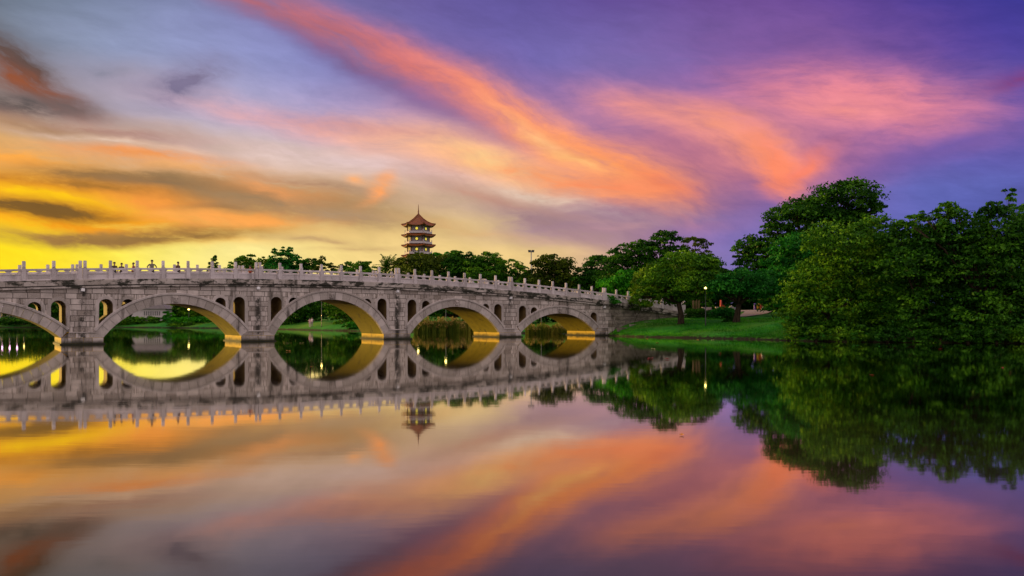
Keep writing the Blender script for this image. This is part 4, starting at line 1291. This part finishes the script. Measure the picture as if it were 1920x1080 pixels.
def pagoda():
    d, px = 236.0, 784.5
    base = on_ground(px, d)
    root = empty('pagoda', base, RAD(-3))
    tag(root, 'distant six sided pagoda with orange roofs, lit windows and a spire above the trees', 'pagoda')
    k = d / FPX
    zof = lambda y: CAMZ + (HOR - y) * k - base.z
    def corner(r, i, z): a = RAD(-90 + 30 + 60 * i); return (r * math.cos(a), r * math.sin(a), z)
    def ring(m, spec, mi=0, n=6):
        """rings of (radius, z, corner lift): walls of a six sided lathe, each side in four pieces"""
        base_i = len(m.v); per = n * 4
        for r, z, lift in spec:
            for i in range(n):
                p, q = Vector(corner(r, i, z)), Vector(corner(r, i + 1, z))
                for s in range(4):
                    f = s / 4
                    v = p.lerp(q, f)
                    c = (2 * abs(f - .5)) ** 3
                    m.v.append((v.x * (1 + 0.05 * c * (lift > 0)), v.y * (1 + 0.05 * c * (lift > 0)), z + lift * c))
        for j in range(len(spec) - 1):
            for i in range(per):
                i2 = (i + 1) % per
                a = base_i + j * per
                m.face((a + i, a + i2, a + per + i2, a + per + i), mi)
        return m
    rb = 20.5 * k                              # circumradius of the body
    re_ = 31.0 * k
    eaves = [424.4 + 19.2 * i for i in range(7)]
    for i, ye in enumerate(eaves):
        ze = zof(ye)
        zfloor = zof(ye + 19.2) + 1.05
        m = ring(MB(), [(rb, zfloor - 1.2, 0), (rb, ze + 0.4, 0)])
        w = m.build('wall', M['plaster_grey'], root)
        # corner columns
        for c in range(6):
            m = MB(); p = corner(rb * 1.01, c, 0)
            m.tube([(p[0], p[1], zfloor - .6), (p[0], p[1], ze + .2)], 0.17, 6); m.build('column', M['timber_red'], root)
        # round lit windows with frames
        for c in range(6):
            a = RAD(-90 + 60 * c + 60 * 0 + 60)
            a = RAD(-90 + 30 + 60 * c + 30)
            rm = rb * math.cos(RAD(30)) + 0.03
            cx, cy = rm * math.cos(a), rm * math.sin(a)
            tx, ty = -math.sin(a), math.cos(a)
            zc = zfloor + 1.15
            fr, gl = MB(), MB()
            def disc(m, r0, r1, off):
                b = len(m.v)
                for q in range(14):
                    an = q * 2 * math.pi / 14
                    for r in (r0, r1):
                        m.v.append((cx + math.cos(a) * off + tx * r * math.cos(an), cy + math.sin(a) * off + ty * r * math.cos(an), zc + r * math.sin(an)))
                for q in range(14):
                    q2 = (q + 1) % 14
                    m.face((b + 2 * q, b + 2 * q2, b + 2 * q2 + 1, b + 2 * q + 1))
            disc(fr, 0.40, 0.52, 0.05); disc(gl, 0.001, 0.41, 0.02)
            o = fr.build('window', M['timber_red'], root)
            gl.build('pane', M['lit_window'], o)
        # roof skirt or top roof
        if i == 0:
            m = ring(MB(), [(re_ * .98, ze - .22, .55), (re_, ze, .55), (re_ * .80, ze + .55, .18), (re_ * .55, ze + 1.25, .03), (re_ * .32, ze + 2.15, 0), (re_ * .15, ze + 3.0, 0), (re_ * .045, ze + 3.6, 0)])
            rf = m.build('roof', M['tile'], root)
            for c in range(6):
                m = MB()
                m.tube([corner(re_ * 1.06, c, ze + .66), corner(re_ * .80, c, ze + .85), corner(re_ * .55, c, ze + 1.42), corner(re_ * .30, c, ze + 2.35), corner(re_ * .06, c, ze + 3.6)], [.16, .16, .15, .13, .1], 6)
                m.build('ridge', M['tile'], rf)
            zt = zof(382.6)
            m = MB(); m.lathe([(.30, ze + 3.5), (.32, ze + 3.8), (.20, ze + 4.0), (.22, ze + 4.6), (.13, ze + 5.0), (.10, ze + 6.0), (.02, zt)], 10)
            m.build('spire', M['timber_red'], root)
        else:
            m = ring(MB(), [(re_ * .98, ze - .22, .42), (re_, ze, .42), (re_ * .82, ze + .42, .12), (rb * 1.05, ze + .85, 0)])
            rf = m.build('roof', M['tile'], root)
            for c in range(6):
                m = MB(); m.tube([corner(re_ * 1.06, c, ze + .52), corner(re_ * .84, c, ze + .62), corner(rb * 1.1, c, ze + .95)], [.15, .14, .12], 6)
                m.build('ridge', M['tile'], rf)
            # balcony
            rbal = rb * 1.27
            m = ring(MB(), [(rb, ze + .75, 0), (rbal, ze + .78, 0), (rbal, ze + .98, 0), (rb, ze + .99, 0)])
            bal = m.build('balcony', M['plaster_white'], root)
            m = ring(MB(), [(rbal * .985, ze + .98, 0), (rbal * .985, ze + 1.42, 0), (rbal * .95, ze + 1.42, 0), (rbal * .95, ze + .98, 0)])
            m.build('parapet', M['plaster_white'], bal)
            for c in range(6):
                m = MB(); p = corner(rbal * .97, c, 0); m.tube([(p[0], p[1], ze + .9), (p[0], p[1], ze + 1.95)], .12, 6); m.build('railing_post', M['plaster_white'], bal)
        m = ring(MB(), [(rb, ze - .05, 0), (re_ * .97, ze - .16, .42)])
        m.build('eave_soffit', M['timber_red'], root)
    m = ring(MB(), [(rb * 1.7, -1, 0), (rb * 1.7, 2.2, 0), (rb * 1.2, 2.4, 0), (rb, zof(eaves[-1] + 19.2) + 1.0, 0)])
    m.build('base', M['plaster_grey'], root)
pagoda()

# ------------------------------------------------------------------ masts and lamps
def floodlight_mast():
    d, px = 150.0, 996
    b = on_ground(px, d)
    root = empty('floodlight_mast', b)
    tag(root, 'tall steel floodlight mast rising behind the bridge', 'mast')
    h = CAMZ + (HOR - 470) * d / FPX - b.z
    m = MB(); m.tube([(0, 0, -.3), (0, 0, h * .5), (0, 0, h)], [.17, .13, .09], 10); m.build('pole', M['steel'], root)
    m = MB(); m.box(-.5, .5, -.05, .05, h - .12, h); m.build('crossbar', M['steel'], root)
    for sg in (-1, 1):
        m = MB()
        m.prism([(sg * .34 - .22, h - .32), (sg * .34 + .22, h - .32), (sg * .34 + .28, h + .12), (sg * .34 - .28, h + .12)], -.18, .16)
        m.build('floodlight', M['dark_steel'], root)
floodlight_mast()

def lamp(label, px, py, d, pink=False, r=0.15):
    b = on_ground(px, d)
    root = empty('street_lamp', b)
    tag(root, label, 'lamp', 'lit park lamps')
    h = CAMZ + (HOR - py) * d / FPX - b.z
    m = MB(); m.tube([(0, 0, -.2), (0, 0, .25), (0, 0, h - .2)], [.10, .06, .045], 8); m.build('pole', M['dark_steel'], root)
    m = MB(); m.lathe([(.02, -r), (r * .7, -r * .7), (r, 0), (r * .7, r * .7), (.02, r)], 12, (0, 0, h)); m.build('globe', M['lamp_glow_pink' if pink else 'lamp_glow'], root)
    m = MB(); m.lathe([(r * .7, h - r - .10), (r * .75, h - r * .72)], 10); m.lathe([(r * 1.0, h + r * .8), (.03, h + r * 1.3)], 10); m.build('cap', M['dark_steel'], root)
lamp('lit park lamp shining among the trees right of the lawn tree', 1323, 540, 82.3, r=0.13)
lamp('lit park lamp under the crown of the first full arch', 354, 580, 164.0, r=0.2)
for px, py, pink, lab in ((4, 575, True, 'first of three pinkish lamps mirrored at the left edge'), (18, 575, True, 'second of three pinkish lamps mirrored at the left edge'), (32, 575, True, 'third of three pinkish lamps mirrored at the left edge'),
                          (45, 578, False, 'yellow lamp right of the pinkish lamps at the left edge'), (603, 552, False, 'lamp behind the crown of the middle arch'), (836, 567, False, 'lamp behind the crown of the third arch, right of the reeds'),
                          (784, 585, False, 'lamp behind the left side of the third arch'), (1015, 576, False, 'lamp behind the left side of the rightmost arch')):
    lamp(lab, px, py, shore(px) + 3.0, pink, 0.17)

# ------------------------------------------------------------------ buildings and furniture on the banks
def pavilion():
    d = 176.0
    b = on_ground(283, d); k = d / FPX
    root = empty('white_pavilion', b, RAD(4))
    tag(root, 'low white pavilion wall with narrow slots seen under the first full arch', 'building')
    W, H = 54 * k, 2.7
    m = MB(); m.box(-W / 2, W / 2, 0, 4, -.3, H); m.build('wall', M['plaster_white'], root)
    for i in range(9):
        x = -W * .22 + i * .42
        m = MB(); m.box(x - .09, x + .09, -.035, .02, H - 1.5, H - .55); m.build('slot', M['dark_steel'], root)
    m = MB(); m.prism([(-W / 2 - .9, H), (W / 2 + .4, H), (W / 2 - .6, H + 1.3), (-W / 2 + .2, H + 1.3)], -.5, 4.6); m.build('roof', M['plaster_grey'], root)
    m = MB(); m.prism([(-W / 2 - 1.8, -.3), (-W / 2 - .01, -.3), (-W / 2 - .01, H), ], 0, 4); m.build('buttress', M['plaster_white'], root)
pavilion()
def hut():
    b = on_ground(6, 182.0)
    root = empty('white_hut', b)
    tag(root, 'small white hut at the left edge under the first arch', 'building')
    m = MB(); m.box(-1.6, 1.6, 0, 3, -.3, 2.6); m.build('wall', M['plaster_white'], root)
    m = MB(); m.box(-.5, .4, -.03, .05, 0, 2.0); m.build('door', M['timber_red'], root)
    m = MB(); m.prism([(-2.0, 2.6), (2.0, 2.6), (0, 3.7)], -.4, 3.4); m.build('roof', M['tile'], root)
hut()

M['bin_purple'] = simple('purple_plastic', (0.10, 0.03, 0.35), 0.4)
M['bin_yellow'] = simple('yellow_plastic', (0.75, 0.42, 0.02), 0.4)
M['bin_red'] = simple('red_plastic', (0.62, 0.06, 0.02), 0.4)
for px, mt, lab in ((1415.5, 'bin_purple', 'purple recycling bin, left of the three beside the path'), (1421, 'bin_yellow', 'yellow recycling bin in the middle of the three beside the path'), (1426.5, 'bin_red', 'red recycling bin, right of the three beside the path')):
    b = on_ground(px, 113.0)
    root = empty('recycling_bin', b)
    tag(root, lab, 'bin', 'recycling bins beside the path')
    m = MB(); m.lathe([(.15, -.05), (.16, 0), (.19, .78), (.185, .82)], 14); m.build('body', M[mt], root)
    m = MB(); m.lathe([(.20, .825), (.20, .88), (.15, 1.0), (.04, 1.04)], 14); m.build('lid', M[mt], root)
    m = MB(); m.box(-.10, .10, -.20, -.16, .62, .70); m.build('slot', M['dark_steel'], root)

# paths
M['path'] = stone_mat('pink_concrete_path', (0.36, 0.27, 0.22), (0.44, 0.34, 0.28), 0.2, algae=False)
def ribbon(name, pts, label):
    V, F = [], []
    for (xl, xr, d) in pts:
        for i in range(5):
            p = on_ground(xl + (xr - xl) * i / 4, d)
            V.append((p.x, p.y, p.z + 0.09))
    for j in range(len(pts) - 1):
        for i in range(4):
            a = j * 5 + i
            F.append((a, a + 1, a + 6, a + 5))
    tag(add_obj(name, fast_mesh(name, np.array(V), np.array(F), M['path'], True)), label, kind='structure')
ribbon('path', [(1384, 1398, 91.5), (1384, 1412, 93), (1386, 1428, 95.5), (1390, 1438, 98), (1394, 1444, 102), (1396, 1450, 107), (1392, 1462, 110), (1380, 1480, 112)], 'pale pink path curving up behind the lawn')
ribbon('bridge_approach', [(1255, 1290, 100.0), (1262, 1300, 102), (1275, 1330, 104), (1290, 1390, 107), (1330, 1400, 109), (1380, 1440, 112)], 'pale path leading off the bridge end')

def wing(px, d, mirror, lab):
    b = on_ground(px, d); s = -1 if mirror else 1
    root = empty('gate_wing', b)
    tag(root, lab, 'wall', 'red and white gate wings either side of the path')
    o = lambda pts: [(s * x, z) for x, z in (pts if s > 0 else pts[::-1])]
    m = MB(); m.tube([(-s * .75, 0, -.2), (-s * .75, 0, 1.75)], .13, 8); m.build('post', M['red_paint'], root)
    m = MB(); m.prism(o([(-.62, 0), (.35, 0), (.1, .75), (-.62, 1.15)]), -.08, .08); m.build('red_panel', M['red_paint'], root)
    m = MB(); m.prism(o([(.36, -.1), (1.65, -.1), (1.60, .35), (.72, 1.0), (.36, .80)]), -.14, .14); m.build('white_wing_wall', M['plaster_white'], root)
wing(1362, 106.0, False, 'red post and white sloping wall half hidden by the twisted tree')
wing(1449, 109.0, True, 'red post and white sloping wall right of the recycling bins')
for px, lab in ((1325, 'low white wall left of the red gate post, nearest the lit lamp'), (1347, 'short white wall touching the red gate post')):
    b = on_ground(px, 107.0)
    root = empty('low_wall', b)
    tag(root, lab, 'wall', 'low white walls behind the hedges')
    w = 0.62 if px < 1340 else .38
    m = MB(); m.box(-w, w, -.12, .12, -.1, .72); m.build('wall', M['plaster_white'], root)
    m = MB(); m.box(-w - .05, w + .05, -.16, .16, .722, .80); m.build('coping', M['plaster_white'], root)

# stone edging where the abutment meets the lawn
for i, (px, y, lab) in enumerate(((1172, 616, 'lowest stone step where the lawn meets the bridge'), (1195, 610, 'middle stone step where the lawn meets the bridge'), (1222, 605, 'highest stone step where the lawn meets the bridge'))):
    d = 87.6 + i * 1.1
    p = at(px, y, d)
    m = MB(); m.box(-1.1, 1.1, -.18, .18, -.35, .12, bev=0.02)
    tag(m.build('stone_step', M['block_dark'], None, p, BANG), lab, 'step', 'stone steps at the bridge end')

# ------------------------------------------------------------------ people
def person(label, loc, face, shirt, trousers, hair, pose='stand', height=1.7, skin=(0.36, 0.22, 0.15)):
    """skinned figure, grown from a skeleton; colours by zone of the one body mesh"""
    h = height / 1.75
    root = empty('person', loc, face)
    tag(root, label, 'person')
    V = {'pelvis': (0, 0, .98), 'waist': (0, 0, 1.12), 'chest': (0, .01, 1.33), 'neck': (0, .01, 1.50), 'head0': (0, -.01, 1.58), 'head': (0, -.02, 1.67)}
    Rr = {'pelvis': (.15, .11), 'waist': (.135, .10), 'chest': (.165, .115), 'neck': (.055, .055), 'head0': (.075, .09), 'head': (.085, .10)}
    E = [('pelvis', 'waist'), ('waist', 'chest'), ('chest', 'neck'), ('neck', 'head0'), ('head0', 'head')]
    for s, n in ((-1, 'l'), (1, 'r')):
        V['hip' + n] = (s * .09, 0, .90); V['knee' + n] = (s * .10, -.02, .50); V['ank' + n] = (s * .10, .02, .09); V['toe' + n] = (s * .115, -.14, .035)
        Rr['hip' + n] = (.095, .10); Rr['knee' + n] = (.062, .062); Rr['ank' + n] = (.042, .045); Rr['toe' + n] = (.042, .028)
        E += [('pelvis', 'hip' + n), ('hip' + n, 'knee' + n), ('knee' + n, 'ank' + n), ('ank' + n, 'toe' + n)]
        V['sho' + n] = (s * .185, .01, 1.43); Rr['sho' + n] = (.065, .065)
        if pose == 'akimbo':
            V['elb' + n] = (s * .37, .06, 1.20); V['wri' + n] = (s * .20, -.06, 1.05)
        elif pose == 'lean':
            V['elb' + n] = (s * .24, -.14, 1.20); V['wri' + n] = (s * .14, -.34, 1.12)
        else:
            V['elb' + n] = (s * .225, .03, 1.15); V['wri' + n] = (s * .23, -.04, .90)
        Rr['elb' + n] = (.045, .045); Rr['wri' + n] = (.032, .032)
        w, e = Vector(V['wri' + n]), Vector(V['elb' + n])
        dr = (w - e).normalized()
        V['pal' + n] = tuple(w + dr * .07); Rr['pal' + n] = (.035, .024)
        E += [('chest', 'sho' + n), ('sho' + n, 'elb' + n), ('elb' + n, 'wri' + n), ('wri' + n, 'pal' + n)]
        sd_ = dr.cross(Vector((0, 1, 0.2))).normalized()
        for q in range(4):
            a, b = 'f%d%s' % (q, n), 'g%d%s' % (q, n)
            p = Vector(V['pal' + n]) + sd_ * (.024 * (q - 1.5))
            V[a] = tuple(p + dr * .05); V[b] = tuple(p + dr * (.082 - .006 * abs(q - 1.3)) + Vector((0, -.018, 0)))
            Rr[a] = Rr[b] = (.009, .009); E += [('pal' + n, a), (a, b)]
        p = Vector(w) + dr * .03 + sd_ * .04 * s
        V['t' + n] = tuple(p); V['u' + n] = tuple(p + dr * .045); Rr['t' + n] = (.011, .011); Rr['u' + n] = (.009, .009); E += [('wri' + n, 't' + n), ('t' + n, 'u' + n)]
    names = list(V); ix = {n: i for i, n in enumerate(names)}
    me = bpy.data.meshes.new('body')
    me.from_pydata([tuple(c * h for c in V[n]) for n in names], [(ix[a], ix[b]) for a, b in E], [])
    o = add_obj('body', me, root)
    md = o.modifiers.new('skin', 'SKIN')
    sv_ = me.skin_vertices[0].data
    for n in names:
        sv_[ix[n]].radius = tuple(v * h for v in Rr[n])
        sv_[ix[n]].use_root = n == 'pelvis'
    sb = o.modifiers.new('sub', 'SUBSURF'); sb.levels = sb.render_levels = 1
    dg = bpy.context.evaluated_depsgraph_get()
    ev = bpy.data.meshes.new_from_object(o.evaluated_get(dg))
    o.modifiers.clear(); o.data = ev
    ev.materials.clear()
    for c, nm in ((skin, 'skin'), (shirt, 'shirt_cloth'), (trousers, 'trouser_cloth'), ((.03, .025, .02), 'shoe')):
        ev.materials.append(simple(nm, c, .8, var=.15, scale=14))
    for p in ev.polygons:
        c = p.center / h
        arm = abs(c.x) > .20 and c.z < 1.40
        p.material_index = 3 if c.z < .10 else 2 if (c.z < 1.0 and not (abs(c.x) > .175)) else 0 if (c.z > 1.485 or (arm and (c.z < 1.22 or pose == 'lean' and c.y < -.14))) else 1
        p.use_smooth = True
    m = MB()
    m.lathe([(.101 * h, -.02 * h), (.104 * h, .04 * h), (.085 * h, .085 * h), (.04 * h, .112 * h), (.005, .118 * h)], 12, (0, .012 * h, 1.685 * h))
    m.build('hair', simple('hair', hair, .7), root)
    # nose and ears as part of the face
    m = MB(); m.prism([(-.014 * h, 1.635 * h), (.014 * h, 1.635 * h), (.006 * h, 1.675 * h), (-.006 * h, 1.675 * h)], -.135 * h, -.10 * h)
    for s in (-1, 1):
        m.box(s * .088 * h - .012, s * .088 * h + .012, -.02, .02, 1.63 * h, 1.69 * h)
    m.build('face', simple('skin', skin, .7), root)
    return root

def deck_at(px, w):
    """point on the deck, w metres behind the near edge, that the photo shows at px"""
    lo, hi = -10.0, 60.0
    for _ in range(50):
        mid = (lo + hi) / 2
        p = b2w(mid, w, 0)
        if 960 + FPX * p.x / p.y < px: lo = mid
        else: hi = mid
    p = b2w(mid, w, 0); p.z = ztop(mid) - 1.615
    return p
person('person in dark clothes half hidden by a rail post, leftmost on the bridge', deck_at(214.5, 2.2), RAD(30), (.05, .035, .02), (.03, .03, .04), (.01, .008, .006), 'stand', 1.60)
person('person in a dark top leaning on the railing, second from the left on the bridge', deck_at(228, 2.6), RAD(10), (.06, .03, .03), (.04, .035, .04), (.012, .009, .007), 'lean', 1.55)
person('person in a dark red top beside the leaning person on the bridge', deck_at(250, 2.6), RAD(-40), (.20, .03, .04), (.05, .03, .04), (.012, .009, .007), 'akimbo', 1.58)
person('person in a striped grey shirt with hands on hips on the bridge', deck_at(285, 1.7), RAD(35), (.14, .13, .10), (.04, .04, .05), (.01, .008, .006), 'akimbo', 1.74)
person('person in a brown top standing right of the one with hands on hips', deck_at(334, 2.4), RAD(70), (.10, .05, .03), (.03, .03, .035), (.01, .008, .006), 'stand', 1.66)
person('person in a rust coloured top behind the railing over the second pier', deck_at(469, 2.4), RAD(20), (.26, .05, .02), (.10, .03, .02), (.012, .009, .007), 'lean', 1.45)
person('person in a pink top on the far lawn under the middle arch, on the left', on_ground(581, 131), RAD(10), (.70, .40, .42), (.55, .40, .40), (.02, .015, .01), 'stand', 1.62)
person('person in a pale top on the far lawn under the middle arch, on the right', on_ground(585, 131.5), RAD(-20), (.75, .62, .62), (.30, .28, .32), (.02, .015, .01), 'stand', 1.6)

# ------------------------------------------------------------------ leaves adrift on the water
M['leaf_orange'] = simple('fallen_leaf_orange', (0.62, 0.22, 0.03), .6)
M['leaf_pale'] = simple('fallen_leaf_pale', (0.60, 0.55, 0.20), .6)
M['leaf_red'] = simple('fallen_leaf_red', (0.55, 0.05, 0.03), .6)
lm_ = MB()
lm_.v = [(-.16, 0, .02), (-.05, -.09, .05), (.10, -.07, .04), (.20, 0, .07), (.10, .07, .04), (-.05, .09, .05), (0, 0, .015)]
for a in range(6): lm_.face((a, (a + 1) % 6, 6))
leaf_mes = {q: lm_.mesh('fallen_leaf', M[q]) for q in ('leaf_orange', 'leaf_pale', 'leaf_red')}
for i, (px, py, q, lab) in enumerate((
    (1213, 636, 'leaf_orange', 'orange leaf afloat at the lawn edge, nearest the bridge end'), (1308, 637.5, 'leaf_orange', 'orange leaf afloat at the lawn edge below the lit lamp'),
    (1410, 641, 'leaf_pale', 'pale leaf afloat at the lawn edge below the recycling bins'), (1336, 638, 'leaf_pale', 'pale leaf afloat at the lawn edge below the rounded bush'),
    (1232, 643, 'leaf_orange', 'orange leaf afloat a little out from the bridge end'), (1225, 655, 'leaf_pale', 'pale leaf afloat between the bridge end and two red leaves'),
    (1219, 673, 'leaf_red', 'left of two red leaves afloat off the bridge end'), (1250, 674, 'leaf_red', 'right of two red leaves afloat off the bridge end'),
    (539, 644, 'leaf_pale', 'pale leaf afloat at the left foot of the middle arch'), (541, 659, 'leaf_orange', 'orange leaf afloat off the left foot of the middle arch'),
    (584, 688, 'leaf_orange', 'orange leaf afloat below the middle of the middle arch'), (565, 644, 'leaf_pale', 'pale leaf afloat under the middle arch, second from the pier'),
    (1635, 704, 'leaf_red', 'red leaf afloat on the reflection of the leafy waterside tree'), (1763, 655, 'leaf_red', 'red leaf afloat close to the shore below the dark waterside trees'),
    (1880, 690, 'leaf_red', 'red leaf afloat at the right edge of the view'), (1278, 817, 'leaf_orange', 'orange leaf afloat in the open water, nearest the viewer'))):
    d = CAMZ * FPX / (py - HOR)
    o = add_obj('fallen_leaf', leaf_mes[q], None, ((px - 960) * d / FPX, d, 0.003), R.uniform(0, 6))
    sc = 1.0 if d > 35 else .45
    o.scale = (sc, sc, sc)
    o['label'] = lab; o['category'] = 'leaf'; o['group'] = 'fallen leaves floating on the lake'
